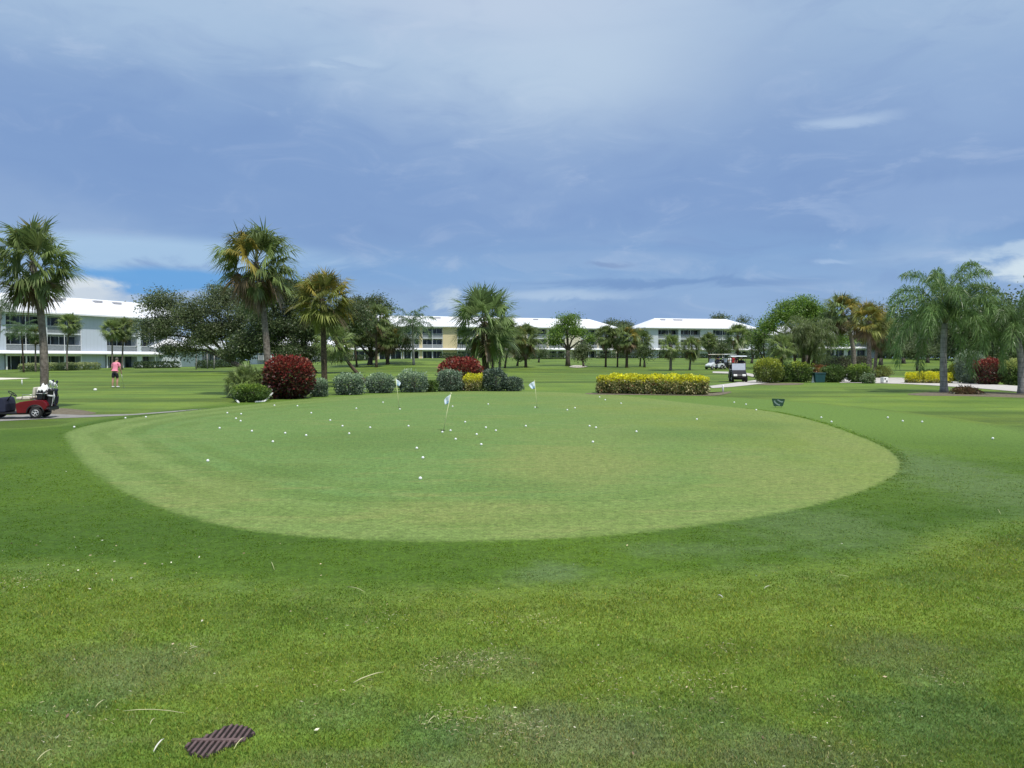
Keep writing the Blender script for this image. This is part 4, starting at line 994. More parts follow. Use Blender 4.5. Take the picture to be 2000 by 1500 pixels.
for args in [
 ('yellow green rounded bush immediately right of the near golf cart',1500,747.5,52,46,[(0.16,0.20,0.04,3),(0.10,0.14,0.03,2)],dict(top=[(0.36,0.38,0.04,2),(0.26,0.32,0.04,1)],n=2.8,N=5200,leaf=.12)),
 ('mid green bush right of the yellow green one',1527,746.5,36,36,GRNP,dict(n=2.6,N=3200,leaf=.12)),
 ('dark bush with lime top under the banyan',1561,746.5,44,38,GRNP,dict(top=[(0.30,0.36,0.04,1)],n=3,N=4200,leaf=.12,toplim=.25)),
 ('orange pink croton behind the teal bin',1597,733,26,20,[(0.40,0.22,0.10,2),(0.36,0.30,0.08,1),(0.3,0.06,0.05,1)],dict(N=1800,leaf=.13,rag=.2)),
 ('green clipped bush right of the teal bin',1628,746.5,42,32,GRNP,dict(n=3,N=3800,leaf=.12)),
 ('spreading green bush by the stepping path',1677,747,46,34,GRNP,dict(top=GRNT,N=4200,leaf=.12,rag=.14)),
 ('low variegated bush at the path corner',1696,749,22,18,[(0.3,0.36,0.22,1),(0.1,0.15,0.05,1)],dict(N=1500,leaf=.11,rag=.2)),
 ('tall dark green block bush behind the croton',1606,716,32,22,DARKP,dict(n=3.4,N=2600,leaf=.16)),
 ('brownish hedge block behind the curving palm trunk, left',1641,727,34,28,[(0.10,0.10,0.06,2),(0.16,0.14,0.09,1),(0.06,0.07,0.035,2)],dict(n=3.6,N=2800,leaf=.13)),
 ('brownish hedge block between the two fan palm trunks',1682,727,32,30,[(0.12,0.10,0.07,2),(0.06,0.07,0.035,2)],dict(n=3.6,N=2800,leaf=.13)),
 ('reddish low plant before the dark block bush',1618,727,22,14,[(0.2,0.06,0.04,2),(0.1,0.08,0.04,2)],dict(N=1200,leaf=.12,rag=.2)),
 ('yellow tipped shrub on the far lawn by the path',1722,738,34,22,[(0.24,0.26,0.06,2),(0.14,0.18,0.05,2)],dict(N=2200,leaf=.11,rag=.16)),
 ('low green groundcover behind the yellow flowering hedge',1826,738,56,16,GRNP,dict(N=3000,leaf=.12)),
 ('lime green conical plant right of the grey trunk',1862,745,20,34,[(0.16,0.20,0.03,2),(0.11,0.15,0.03,1)],dict(N=2200,leaf=.11,n=1.8)),
 ('silvery grey tall bush right of the grey trunk',1895,749,50,62,[(0.18,0.24,0.18,3),(0.11,0.15,0.10,2)],dict(top=[(0.32,0.38,0.26,1)],N=6200,leaf=.115,n=2.6)),
 ('dark red bush right of the silvery one',1930,751,50,50,REDP,dict(top=REDT,N=5600,leaf=.115)),
 ('lime green bush at the foot of the right edge palm',1974,752,34,48,GRNP,dict(top=[(0.36,0.40,0.12,1)],N=3800,leaf=.115)),
 ('tall orange red shrub behind the lime green bush',1962,738,70,48,[(0.3,0.07,0.03,2),(0.2,0.1,0.04,2)],dict(N=4200,leaf=.14)),
 ('red bush beyond the right edge palm',2020,752,50,44,REDP,dict(top=REDT,N=3200,leaf=.12))]:
    bush('shrub', args[0], args[1], args[2], args[3], args[4], args[5], group=RB, **args[6])
bush('fern_clump','brown dried fern clump beside the grey trunk on the mulch',1886,769.5,46,12,[(0.12,0.07,0.035,3),(0.20,0.13,0.07,2),(0.08,0.09,0.03,1)],N=2200,leaf=.13,lw=.25,n=2,rag=.25,up=.1)
# ------------------------------------------------------------------ golf flags, balls, small things
def flagstick(label, base_px, top_px, fl_px, col, w=.17, h=.24, lean_y=0.0):
    b = at(*base_px); t = on(top_px[0], top_px[1], b.y); root = empty('flagstick', (b.x, b.y, .01)); tag(root, label, 'flagstick', 'practice flagsticks on the green')
    tp = t-root.location
    MB().tube([(0, 0, -.08), tp*.5, tp], [.0105, .009, .008], 8).build('pole', M['pole'], root)
    MB().lathe([(.008, .012), (.02, .010), (.016, -.01)], 10, c=(tp.x, tp.y, tp.z)).build('knob', M['pole'], root)
    MB().lathe([(0, .0005), (.054, .0008), (.056, .0045), (.060, .0005)], 20).build('cup', M['hole_shade'], root)  # flat disc, no hollow: the shade of the hole is its colour
    n = 9; v = []; f = []
    up = tp.normalized(); sg = 1 if fl_px > top_px[0] else -1
    for i in range(n):
        s = i/(n-1)
        for j in range(n):
            q = j/(n-1)
            top = tp*0.985-up*(h*.95*q)          # along the pole
            x = sg*w*s*(1-.45*q)*(.75+.25*s)
            v.append((top.x+x, top.y+.022*math.sin(s*9+q*3)*s, top.z-.17*s*s*(1-q*.6)-.02*math.sin(s*5)))
    for i in range(n-1):
        for j in range(n-1):
            a = i*n+j; f.append((a, a+1, a+n+1, a+n))
    me = bpy.data.meshes.new('flag'); me.from_pydata(v, [], f); me.update(); me.polygons.foreach_set('use_smooth', [True]*len(f))
    me.materials.append(M[col]); me.materials.append(M['flagb'])
    for k, p in enumerate(me.polygons):
        if (k % (n-1)) > 4 and k//(n-1) < 6: p.material_index = 1
    o = meshobj('flag', me, None, root); s_ = o.modifiers.new('s', 'SOLIDIFY'); s_.thickness = .003
    return root
flagstick('flagstick leaning right with a pale blue flag, nearest of the three', (865,842), (881,768), 872, 'flagc', .16, .23)
flagstick('upright flagstick at the back left of the green before the third silver shrub', (780,797), (773,739), 780, 'flagc', .17, .22)
flagstick('flagstick with small flag right of centre, standing alone before the open lawn', (1049,797), (1044,743), 1038, 'flagc', .20, .26)

ball_me = None
balls = [
 (406,902,'white ball alone at the front left of the green, nearest the left rim'),
 (429,837,'white ball farthest left in the row across the left half'),
 (444,807,'white ball at the left back, leftmost of the loose group of four'),
 (471,809,'white ball at the left back, top right of the loose group of four'),
 (461,818,'white ball at the left back, third of the loose group of four going down'),
 (470,823,'white ball at the left back, lowest of the loose group of four'),
 (492,843,'white ball next right after the farthest left one, toward the lone front ball'),
 (533,864,'white ball in front of the pair of balls at left centre'),
 (557,847,'white ball of the left centre pair, its left member'),
 (598,851.5,'white ball of the left centre pair, its right member'),
 (536,792,'white ball at the back rim in front of the white pipe'),
 (581,793,'white ball near the back rim below the big red bush'),
 (608,807,'white ball alone between the red bush rim balls and the centre diagonal'),
 (645,821.6,'white ball at the upper left end of the diagonal of three'),
 (669,833,'white ball in the middle of the diagonal of three'),
 (682,848,'white ball at the lower right end of the diagonal of three'),
 (723,836,'white ball just right of the diagonal of three'),
 (696,798,'white ball left of the back left flagstick, lower of the two there'),
 (748,786,'white ball left of the back left flagstick, closest to its pole'),
 (781,799.5,'white ball touching the cup of the back left flagstick'),
 (798,833,'white ball between the two left flagsticks, well left of the leaning pole'),
 (814,877,'white ball farthest of the line of three running toward the viewer'),
 (826,896,'white ball in the middle of the line of three running toward the viewer'),
 (821,937,'white ball nearest the viewer on the whole green'),
 (864,845,'white ball at the cup of the leaning flagstick'),
 (880,842,'white ball a few inches right of the leaning flagstick cup'),
 (890,859,'white ball in front and right of the leaning flagstick cup'),
 (884,794,'white ball seen just under the pale blue flag'),
 (908.5,825,'white ball behind and right of the leaning flagstick'),
 (931,849.6,'white ball in the centre group, its left member'),
 (949,836,'white ball in the centre group, its farthest member'),
 (968.6,842,'white ball in the centre group, its right member'),
 (940,869.6,'white ball in the centre group, its nearest member'),
 (953.5,789.5,'white ball at the back below the yellow shrub'),
 (1027,833,'white ball alone in front of the right flagstick'),
 (1045,796,'white ball beside the cup of the right flagstick'),
 (1108,801,'white ball right of the right flagstick, nearer of two'),
 (1123,797,'white ball right of the right flagstick, farther of two'),
 (1151.5,833,'white ball of the close pair right of centre, its left member'),
 (1164,836,'white ball of the close pair right of centre, its right member'),
 (1158,864.6,'white ball in front of the close pair right of centre'),
 (1243,844,'white ball alone to the right of the close pair'),
 (1213,788,'white ball at the back right in front of the yellow topped hedge'),
 (1171,775.5,'white ball nearly against the left end of the yellow topped hedge'),
 (1182,781,'white ball just below the one at the left end of the hedge'),
 (1361,819.6,'white ball farthest right that lies inside the green'),
 (1434,786,'white ball outside the green, left one behind the small green sign'),
 (1457,790,'white ball outside the green, between the left one and the rim ball near the sign'),
 (1477,801,'white ball on the right back rim of the green'),
 (1512,791.5,'white ball at the left foot of the small green sign'),
 (1604,816,'white ball on the right collar, left one of the pair'),
 (1624,824.5,'white ball on the right collar, right one of the pair'),
 (1734,816,'white ball in the trio on the far right collar, its left member'),
 (1763,823,'white ball in the trio on the far right collar, its middle member'),
 (1801,824.5,'white ball in the trio on the far right collar, its right member'),
 (1939,857.6,'white ball nearest the right edge of the picture'),
 (145,835,'white ball at the left tip of the green'),
 (245,817,'white ball at the left back rim, left of a close neighbour'),
 (285,815,'white ball at the left back rim, right of its close neighbour')]
bm = bmesh.new(); bmesh.ops.create_icosphere(bm, subdivisions=4, radius=.0235)
ball_me = bpy.data.meshes.new('golf_ball'); bm.to_mesh(ball_me); bm.free()
ball_me.polygons.foreach_set('use_smooth', [True]*len(ball_me.polygons)); ball_me.materials.append(M['ball'])
for (px, py, lab) in balls:
    p = at(px, py+1.5); o = meshobj('golf_ball', ball_me, None); o.location = (p.x, p.y, .031)
    s = 1.0+0.35*sstep(12, 40, p.y); o.scale = (s, s, s)
    tag(o, lab, 'golf ball', 'golf balls on the practice green')

# round drain grate
def grate():
    root = empty('drain_grate', (DR.x, DR.y, 0)); tag(root, 'round brown iron drain grate with slots sunk in the foreground grass', 'drain')
    r = .145; z = .013; t = .009
    hi = lambda x: min(math.sqrt(max(0, r*r-x*x)), 1.5*x+.174)      # the turf has crept over two sides
    lo = lambda x: max(-math.sqrt(max(0, r*r-x*x)), 1.55*x-.150)
    mb = MB(); mb.box(-.124, .108, -.010, .010, z-t, z)
    x = -.130
    while x < r-.006:
        y1 = min(hi(x), hi(x+.011))-.005; y0 = max(lo(x), lo(x+.011))+.005
        if y1 > .0112: mb.box(x, x+.011, max(.0112, y0), y1, z-t, z-.0006)
        if y0 < -.0112: mb.box(x, x+.011, y0, min(-.0112, y1), z-t, z-.0006)
        x += .0245
    mb.build('bars', M['grate'], root, bevel=.0012)
    xs_ = [-.145+.29*i/60 for i in range(61)]; xs_ = [x for x in xs_ if hi(x) > lo(x)+.004]
    loop = [(x, hi(x)) for x in xs_]+[(x, lo(x)) for x in xs_[::-1]]
    MB().poly([(x, y, .0035) for x, y in loop]).build('hole_shade', M['hole_shade'], root)  # flat sheet above the ground; shade between the bars is painted as its dark colour
grate()
# white pipe
def pipe(label, pts, r):
    P = [at(x, y) for x, y, z in pts]
    for p, q in zip(P, pts): p.z += q[2]
    o = MB().tube(P, r, 10).build('white_pipe', M['pvc']); tag(o, label, 'pipe', 'white irrigation pipe pieces')
pipe('long bent white pipe running along the grass into the big red bush', [(499,786.5,.03),(508,786,.03),(516,785.4,.03),(521,784,.08),(528,782,.20),(537,779,.34)], .035)
pipe('short white pipe stub left of the low green bush', [(466,787.5,.03),(458,784,.13)], .038)
# white marker stake
b = at(1412,767); o = MB().tube([(0,0,-.05),(0,0,.37),(0,0,.385)], [.045,.045,.03], 8).build('marker_stake', M['pvc'], loc=b); tag(o, 'short white marker stake right of the long yellow topped hedge', 'stake')
b = at(43,752); o = MB().tube([(0,0,-.05),(0,0,.34)], [.03,.03], 8).build('marker_stake', M['pvc'], loc=b); tag(o, 'small pale stake on the lawn near the left sand bunker', 'stake')
b = at(1588,747); o = MB().lathe([(0,-.05),(.17,-.05),(.16,.05),(.10,.12),(.07,.42),(.03,.55),(0,.56)], 14).build('marker_cone', M['pvc'], loc=b); tag(o, 'white cone shaped marker left of the teal bin', 'cone')
b = at(186,763); o = MB().lathe([(0,0),(.07,0),(.09,.03),(.085,.08),(.05,.115),(0,.12)], 14).build('tee_marker', M['pvc'], loc=b); tag(o, 'white round tee marker on the grass left of the golfer in pink', 'tee marker')
# teal bin
b = at(1598,747); root = empty('storage_bin', b, .1); tag(root, 'squat teal plastic bin between two green bushes', 'bin')
MB().prism([(-.34,0),(.34,0),(.40,.62),(-.40,.62)], -.3, .3).build('bin_body', M['teal'], root, bevel=.02)
MB().box(-.43,.43,-.33,.33,.622,.70).build('lid', M['teal'], root, bevel=.02)
# small trapezoid sign
b = at(1520,796); root = empty('green_sign', b, -.1); tag(root, 'small dark green tapered sign board with a grey emblem on the right collar', 'sign')
MB().prism([(-.15,.05),(.15,.05),(.215,.25),(.205,.30),(-.205,.31),(-.215,.27)], -.012, .012).build('board', M['signg'], root, bevel=.004)
# emblem: two curved grey strokes
mb = MB()
def stroke(pts, w):
    for i in range(len(pts)-1):
        (x0, z0), (x1, z1) = pts[i], pts[i+1]; l = math.hypot(x1-x0, z1-z0); ox, oz = -(z1-z0)/l*w, (x1-x0)/l*w
        mb.poly([(x0-ox, -.0145, z0-oz), (x1-ox, -.0145, z1-oz), (x1+ox, -.0145, z1+oz), (x0+ox, -.0145, z0+oz)])
stroke([(-.13,.24),(-.12,.19),(-.07,.14),(0,.10),(.05,.085)], .022)
stroke([(-.03,.27),(.02,.235),(.08,.205),(.13,.19),(.15,.21)], .02)
mb.build('emblem', M['signw'], root)
MB().tube([(-.10,0,-.08),(-.10,0,.06)], .008, 6).build('leg', M['black'], root); MB().tube([(.10,0,-.08),(.10,0,.06)], .008, 6).build('leg', M['black'], root)
# ball washer like white box by the path
b = at(1727,748.5); root = empty('utility_box', b, .3); tag(root, 'small white box with dark openings at the edge of the right path', 'box')
MB().box(-.2,.2,-.16,.16,.04,.42).build('box_body', M['pvc'], root, bevel=.02)
MB().box(-.13,-.02,-.168,-.163,.26,.36).build('opening', M['black'], root); MB().box(.02,.13,-.168,-.163,.08,.2).build('opening', M['black'], root)
MB().box(-.2,-.12,-.12,.12,-.02,.038).build('foot', M['black'], root); MB().box(.12,.2,-.12,.12,-.02,.038).build('foot', M['black'], root)

# ------------------------------------------------------------------ golf carts
def ring(mb, c, R_, r, axis, n=20, m=8):
    b = len(mb.v); a1 = Vector(axis).normalized(); s = a1.orthogonal().normalized(); t = a1.cross(s)
    for i in range(n):
        u = 2*PI*i/n; rad = s*math.cos(u)+t*math.sin(u)
        for j in range(m):
            w = 2*PI*j/m; mb.v.append(tuple(Vector(c)+rad*(R_+r*math.cos(w))+a1*(r*math.sin(w))))
    for i in range(n):
        for j in range(m):
            mb.f.append((b+i*m+j, b+((i+1) % n)*m+j, b+((i+1) % n)*m+(j+1) % m, b+i*m+(j+1) % m)); mb.sm.append(True)
def cart(label, loc, rz, body='red', cowl='black', roof=None, seatm='seat', wheelbase=1.62, sc=1.0):
    root = empty('golf_cart', loc, rz); tag(root, label, 'golf cart', 'golf carts'); root.scale = (sc,)*3
    Y = .56
    arch = [(.285*math.cos(R(a)), .23+.285*math.sin(R(a))) for a in range(8, 175, 12)]
    prof = [(-.40,.40),(-.44,.50),(-.40,.62),(-.28,.72),(.05,.735),(.32,.70),(.55,.66),(.70,.60),(.69,.44),(.66,.22),(.32,.22)]+arch
    MB().prism(prof, -Y, Y).build('body', M[body], root, bevel=.025)
    # dark fender trim round the wheel arch
    mb = MB()
    for s in (-1, 1):
        pts = [(.305*math.cos(R(a)), s*(Y+.002), .23+.305*math.sin(R(a))) for a in range(-2, 184, 12)]
        mb.tube(pts, .026, 6)
    mb.build('fender_trim', M['black'], root)
    MB().box(-.52,-.44,-.5,.5,.30,.42).build('bumper', M['black'], root, bevel=.03)
    MB().box(.62,1.30,-.54,.54,.20,.25).build('floor', M['black'], root, bevel=.01)
    MB().box(-.3,1.7,-.30,.30,.16,.21).build('chassis', M['black'], root)
    x = 1.08
    MB().prism([(x,.251),(x-.02,.58),(x+.03,.80),(x+.12,.86),(x+.24,.82),(x+.48,.70),(x+.78,.55),(x+.86,.46),(x+.84,.30),(x+.70,.24)], -.5, .5).build('front_cowl', M[cowl], root, bevel=.05)
    for s in (-1, 1):
        MB().prism([(x+.775,.44),(x+.862,.42),(x+.84,.52),(x+.77,.56)], s*.30-.12, s*.30+.12).build('headlight', M['pvc'], root, bevel=.01)
    MB().box(.18,.70,-.53,.53,.742,.86).build('seat', M[seatm], root, bevel=.05)
    MB().prism([(.02,.90),(.12,.90),(.08,1.24),(-.03,1.24)], -.52, .52).build('backrest', M[seatm], root, bevel=.04)
    mb = MB()
    for s in (-1, 1): mb.tube([(.04,s*.42,.74),(.03,s*.42,.96)], .015, 6); mb.tube([(.05,s*.555,.74),(.1,s*.56,.95),(.42,s*.56,.95),(.48,s*.56,.76)], .014, 6)
    mb.tube([(.04,-.555,.755),(.04,.555,.755)], .014, 6)
    mb.build('seat_frame', M['steel'], root)
    MB().tube([(x+.02,.27,.70),(x-.16,.27,.96)], .022, 8).build('steering_column', M['black'], root)
    mb = MB(); c = Vector((x-.18,.27,.985)); ax = Vector((-.62,0,.78)); ring(mb, c, .165, .017, ax, 22, 7)
    u = Vector((0,1,0)); mb.tube([c-u*.16, c+u*.16], .012, 6); mb.tube([c, c+ax.cross(u).normalized()*.16], .012, 6)
    mb.build('steering_wheel', M['black'], root)
    wheels = [(0,s) for s in (-1,1)]+[(wheelbase,s) for s in (-1,1)]
    for wx, s in wheels:
        c = (wx, s*.47, .225)
        w = MB().lathe([(.12,-.085),(.20,-.09),(.222,-.07),(.225,0),(.222,.07),(.20,.09),(.12,.085)], 28, 'y', c).build('wheel', M['tyre'], root)
        mb = MB()
        o = s*.088
        mb.lathe([(.135,s*.06),(.13,o),(.118,o+s*.002),(.112,s*.07)], 24, 'y', c); mb.lathe([(0,s*.083),(.032,s*.083),(.04,s*.07),(.04,s*.05)], 14, 'y', c)
        for k in range(5):
            a = 2*PI*k/5+.3; mb.tube([(c[0]+.03*math.cos(a), c[1]+s*.073, c[2]+.03*math.sin(a)), (c[0]+.118*math.cos(a), c[1]+s*.078, c[2]+.118*math.sin(a))], [.016,.02], 5)
        mb.build('rim', M['rim'], w)
        MB().lathe([(0,s*.04),(.125,s*.04)], 20, 'y', c).build('hub_plate', M['black'], w)
    # bag rack
    mb = MB(); mb.box(-.52,-.30,-.45,.45,.425,.455)
    for s in (-1, 1): mb.tube([(-.22,s*.45,.7),(-.26,s*.45,1.02),(-.42,s*.45,1.06)], .016, 6)
    mb.tube([(-.42,-.45,1.06),(-.42,.45,1.06)], .016, 6)
    mb.build('bag_rack', M['black'], root)
    if roof:
        MB().prism([(-.45,1.82),(-.42,1.87),(.4,1.90),(1.25,1.87),(1.34,1.82)], -.57, .57).build('roof', M[roof], root, bevel=.02)
        for s in (-1, 1):
            MB().tube([(-.26,s*.50,.70),(-.33,s*.50,1.82)], .018, 6).build('roof_post', M['black'], root)
            MB().tube([(1.20,s*.49,.84),(1.05,s*.50,1.83)], .018, 6).build('roof_post', M['black'], root)
        MB().prism([(1.205,.845),(1.215,.845),(1.135,1.33),(1.125,1.33)], -.47, .47).build('windscreen', M['windscr'], root)
    return root
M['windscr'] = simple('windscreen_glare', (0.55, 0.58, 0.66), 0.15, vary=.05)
def golf_bag(label, cartroot, x, y, tilt, c1='navy', c2='whitefab', heads='whitefab', n=7, seed=0):
    rnd = random.Random(seed)
    mw = Matrix.Translation(cartroot.location) @ Matrix.Rotation(cartroot.rotation_euler.z, 4, 'Z')
    k_ = cartroot.scale.x; p = mw @ (Vector((x, y, .46))*k_); root = empty('golf_bag', p); root.scale = (k_*.88,)*3; tag(root, label, 'golf bag', 'golf bags on the carts')
    root.rotation_euler = (0, tilt, cartroot.rotation_euler.z)
    MB().lathe([(0,0),(.125,0),(.135,.03),(.125,.10),(.12,.45),(.125,.68),(.14,.72),(.138,.80),(.12,.80),(.11,.74)], 18).build('bag_body', M[c1], root)
    MB().box(-.19,-.11,-.08,.08,.12,.46).build('pocket', M[c1], root, bevel=.03)
    mb = MB(); mb.box(-.155,-.142,.085,.10,.05,.72) ; mb.lathe([(.137,.47),(.141,.475),(.141,.53),(.137,.535)], 18); mb.tube([(-.13,.06,.66),(-.2,.07,.5),(-.17,.07,.25)], .014, 6)
    mb.build('trim', M[c2], root)
    for k in range(n):
        a = rnd.random()*6.28; r = .03+.05*rnd.random(); t = Vector((r*math.cos(a)*1.5, r*math.sin(a)*1.5, .92+.14*rnd.random()))
        cl = MB().tube([(r*math.cos(a), r*math.sin(a), .6), t], .007, 5).build('club', M['steel'], root)
        if k < 3:
            MB().lathe([(0,-.02),(.028,-.02),(.034,.05),(.052,.10),(.05,.15),(.02,.175),(0,.177)], 10, c=tuple(t)).build('head_cover', M[heads], cl)
        else:
            MB().prism([(-.01,0),(.06,-.01),(.07,.04),(.02,.055)], -.012, .012).build('club_head', M['steel'], cl, loc=t)
    return root
rz = R(192); f = Vector((math.cos(rz), math.sin(rz), 0)); left = Vector((-f.y, f.x, 0))
near = at(65, 819); axle = near-left*.40
c1 = cart('red two seat golf cart with silver wheels and cream seat at the left edge', (axle.x, axle.y+.08, .012), rz, 'red', 'navy', sc=.70)
golf_bag('black and white golf bag on the rear of the red cart, near side', c1, -.38, .22, R(-9), 'black', 'whitefab', n=5, seed=1)
golf_bag('dark golf bag on the rear of the red cart, far side', c1, -.38, -.22, R(-7), 'navy', 'black', 'navy', 5, seed=2)
# pale towel thrown over the seat back, and a wire basket
def towel(label, cartroot):
    mw = Matrix.Translation(cartroot.location) @ Matrix.Rotation(cartroot.rotation_euler.z, 4, 'Z')
    root = empty('sweater_basket', mw @ (Vector((-.14,0,.735))*cartroot.scale.x), cartroot.rotation_euler.z); root.scale = cartroot.scale; tag(root, label, 'basket')
    MB().prism([(-.14,.0),(.12,.0),(.15,.30),(-.17,.30)], -.40, .40).build('basket', M['black'], root, bevel=.02)
    mb = MB(); mb.tube([(-.18,-.42,.25),(.17,-.42,.25),(.17,.42,.25),(-.18,.42,.25),(-.18,-.42,.25)], .022, 6); mb.build('rim', M['whitefab'], root)
    v = []; fc = []; n = 12
    for i in range(n):
        for j in range(n):
            s, t = i/(n-1)*2-1, j/(n-1)*2-1
            z = .31+.26*math.exp(-(s*1.2)**2-(t*1.0)**2)+.05*math.sin(s*9+t*4)+.04*math.sin(t*11)
            v.append((s*.17, t*.34, z))
    for i in range(n-1):
        for j in range(n-1): a = i*n+j; fc.append((a, a+1, a+n+1, a+n))
    me = bpy.data.meshes.new('cloth'); me.from_pydata(v, [], fc); me.update(); me.polygons.foreach_set('use_smooth', [True]*len(fc))
    o = meshobj('towel', me, M['whitefab'], root); m = o.modifiers.new('s', 'SOLIDIFY'); m.thickness = .02
towel('black basket with crumpled white towels behind the red cart seat', c1)

b = at(1454, 747); c2 = cart('white fronted golf cart with roof facing the viewer on the right path', (b.x, b.y+1.9, gz(b.x, b.y)+.03), R(-100), 'black', 'black', 'trim', 'black')
golf_bag('dark golf bag strapped behind the near cart on the path', c2, -.42, .25, R(-8), 'black', 'navy', seed=3)
b = gnd(1404, 97); c3 = cart('pale golf cart farthest left of the three at the far path', (b.x, b.y, b.z+.04), R(-150), 'trim', 'trim', 'seat', 'black')
b = gnd(1428, 100); cart4 = cart('golf cart with white roof behind the standing golfers', (b.x, b.y, b.z+.04), R(-150), 'black', 'black', 'white', 'black')
golf_bag('black golf bag on the farthest left cart', c3, -.42, .2, R(-8), 'black', 'black', seed=4)

# ------------------------------------------------------------------ people
def skinned(name, V, E, rad, mat, parent, root=0, sub=2, smooth=True):
    me = bpy.data.meshes.new(name); me.from_pydata(V, E, []); me.update()
    o = meshobj(name, me, mat, parent)
    m = o.modifiers.new('skin', 'SKIN'); m.use_smooth_shade = True
    sv = me.skin_vertices[0].data
    for i, r in enumerate(rad):
        sv[i].radius = (r, r) if not hasattr(r, '__len__') else r
        sv[i].use_root = (i == root)
    s = o.modifiers.new('sub', 'SUBSURF'); s.levels = sub; s.render_levels = sub
    return o
def person(label, loc, rz, shirt, lower, hat=None, pose='stand', shorts=True, sc=1.0, club=False):
    """facing local +y"""
    root = empty('person', loc, rz); tag(root, label, 'person'); root.scale = (sc,)*3
    V = []; E = []; Rr = []
    def add(p, r, par=None):
        V.append(tuple(p)); Rr.append(r)
        if par is not None: E.append((par, len(V)-1))
        return len(V)-1
    L = .12 if pose == 'putt' else .02          # forward lean at the shoulders
    sit = pose == 'sit'
    H0 = .93 if not sit else .14
    pel = add((0,0,H0), (.155,.115))
    wa = add((0,L*.35,H0+.16), (.14,.105), pel); ch = add((0,L*.8,H0+.36), (.165,.12), wa)
    nb = add((0,L,H0+.50), (.085,.075), ch); nk = add((0,L*1.15+.01,H0+.56), .054, nb)
    hd = add((0,L*1.5+.02,H0+.64), (.078,.085), nk); ht = add((0,L*1.6+.02,H0+.73), (.078,.092), hd); tp = add((0,L*1.6+.01,H0+.79), (.055,.065), ht)
    nose = add((0,L*1.5+.125,H0+.665), .013, hd)
    arms = {}
    for s in (-1, 1):
        sh = add((s*.185,L,H0+.465), .062, nb)
        if sit: el = (s*.26,.12,H0+.24); wr = (s*.14,.36,H0+.32)
        elif pose == 'putt' and s > 0: el = (s*.27,L-.02,H0+.20); wr = (s*.27,L+.06,H0-.02)
        elif pose == 'putt': el = (s*.26,L-.03,H0+.19); wr = (s*.25,L+.08,H0-.05)
        elif pose == 'talk' and s > 0: el = (s*.25,.03,H0+.19); wr = (s*.14,.24,H0+.28)
        else: el = (s*.24,-.01,H0+.18); wr = (s*.26,.05,H0-.06)
        e = add(el, .044, sh); w = add(wr, .029, e)
        dv = (Vector(wr)-Vector(el)).normalized(); acr = Vector((0,1,0)) if abs(dv.y) < .7 else Vector((1,0,0))
        pm = Vector(wr)+dv*.065; p = add(pm, (.034,.02), w); arms[s] = (Vector(wr), pm, dv)
        for k, (o_, ln) in enumerate([(-.028,.062),(-.010,.074),(.009,.070),(.027,.055)]):
            q = add(pm+acr*o_+dv*.035, .0095, p); q2 = add(pm+acr*o_*1.1+dv*(.035+ln*.55)-Vector((s*.008,0,0)), .0085, q); add(pm+acr*o_*1.1+dv*(.035+ln)-Vector((s*.024,0,0)), .007, q2)
        th = add(Vector(wr)+dv*.03+acr*.034, .010, w); add(Vector(wr)+dv*.075+acr*.055, .0085, th)
    legs = {}
    for s in (-1, 1):
        hp = add((s*.09,0,H0-.06), .088, pel)
        if sit: kn = (s*.13,.42,H0+.02); an = (s*.12,.50,H0-.40); toe = (s*.13,.66,H0-.45)
        else:
            stp = .05*s if pose != 'stand' else 0
            kn = (s*.105,.03+stp,.49); an = (s*.11,-.03+stp,.09); toe = (s*.13,.13+stp,.035)
        k_ = add(kn, .060, hp); m_ = add(Vector(kn).lerp(Vector(an), .35)-Vector((0,.02,0)), .058, k_); a_ = add(an, .038, m_); add(toe, (.042,.028), a_)
        legs[s] = (Vector(kn), Vector(an), Vector(toe))
    body = skinned('body', V, E, Rr, M['skin'], root)
    # shirt
    v = [(0,0,H0+.02),(0,L*.35,H0+.16),(0,L*.8,H0+.36),(0,L,H0+.495)]; e = [(0,1),(1,2),(2,3)]; r = [(.172,.135),(.165,.13),(.188,.145),(.10,.09)]
    for s in (-1, 1):
        i = len(v); v.append((s*.19,L,H0+.47)); r.append(.078); e.append((3, i))
        el = Vector(V[[j for j in range(len(V)) if False][0]]) if False else None
        ed = Vector((s*.245,L-.01,H0+.27)) if not sit else Vector((s*.24,L+.06,H0+.30))
        v.append(tuple(ed)); r.append(.068); e.append((i, i+1))
    skinned('shirt', v, e, r, M[shirt], root, root=1)
    # shorts or trousers
    v = [(0,0,H0+.05),(0,0,H0-.02)]; e = [(0,1)]; r = [(.165,.13),(.17,.135)]
    for s in (-1, 1):
        kn, an, toe = legs[s]; hp = Vector((s*.092,0,H0-.07)); i = len(v)
        v.append(tuple(hp)); r.append(.112); e.append((1, i))
        v.append(tuple(hp.lerp(kn, .85 if shorts else 1.0))); r.append(.092 if shorts else .085); e.append((i, i+1))
        if not shorts: v.append(tuple(an+Vector((0,0,.02)))); r.append(.062); e.append((i+1, i+2))
    skinned('shorts' if shorts else 'trousers', v, e, r, M[lower], root, root=1)
    for s in (-1, 1):
        kn, an, toe = legs[s]
        skinned('shoe', [tuple(an+Vector((0,-.05,-.035))), tuple(an+Vector((0,.03,-.035))), tuple(toe+Vector((0,.03,.008)))], [(0,1),(1,2)], [(.046,.042),(.052,.048),(.048,.034)], M['whitefab'], root)
    hy = L*1.6+.01; hz = H0+.745
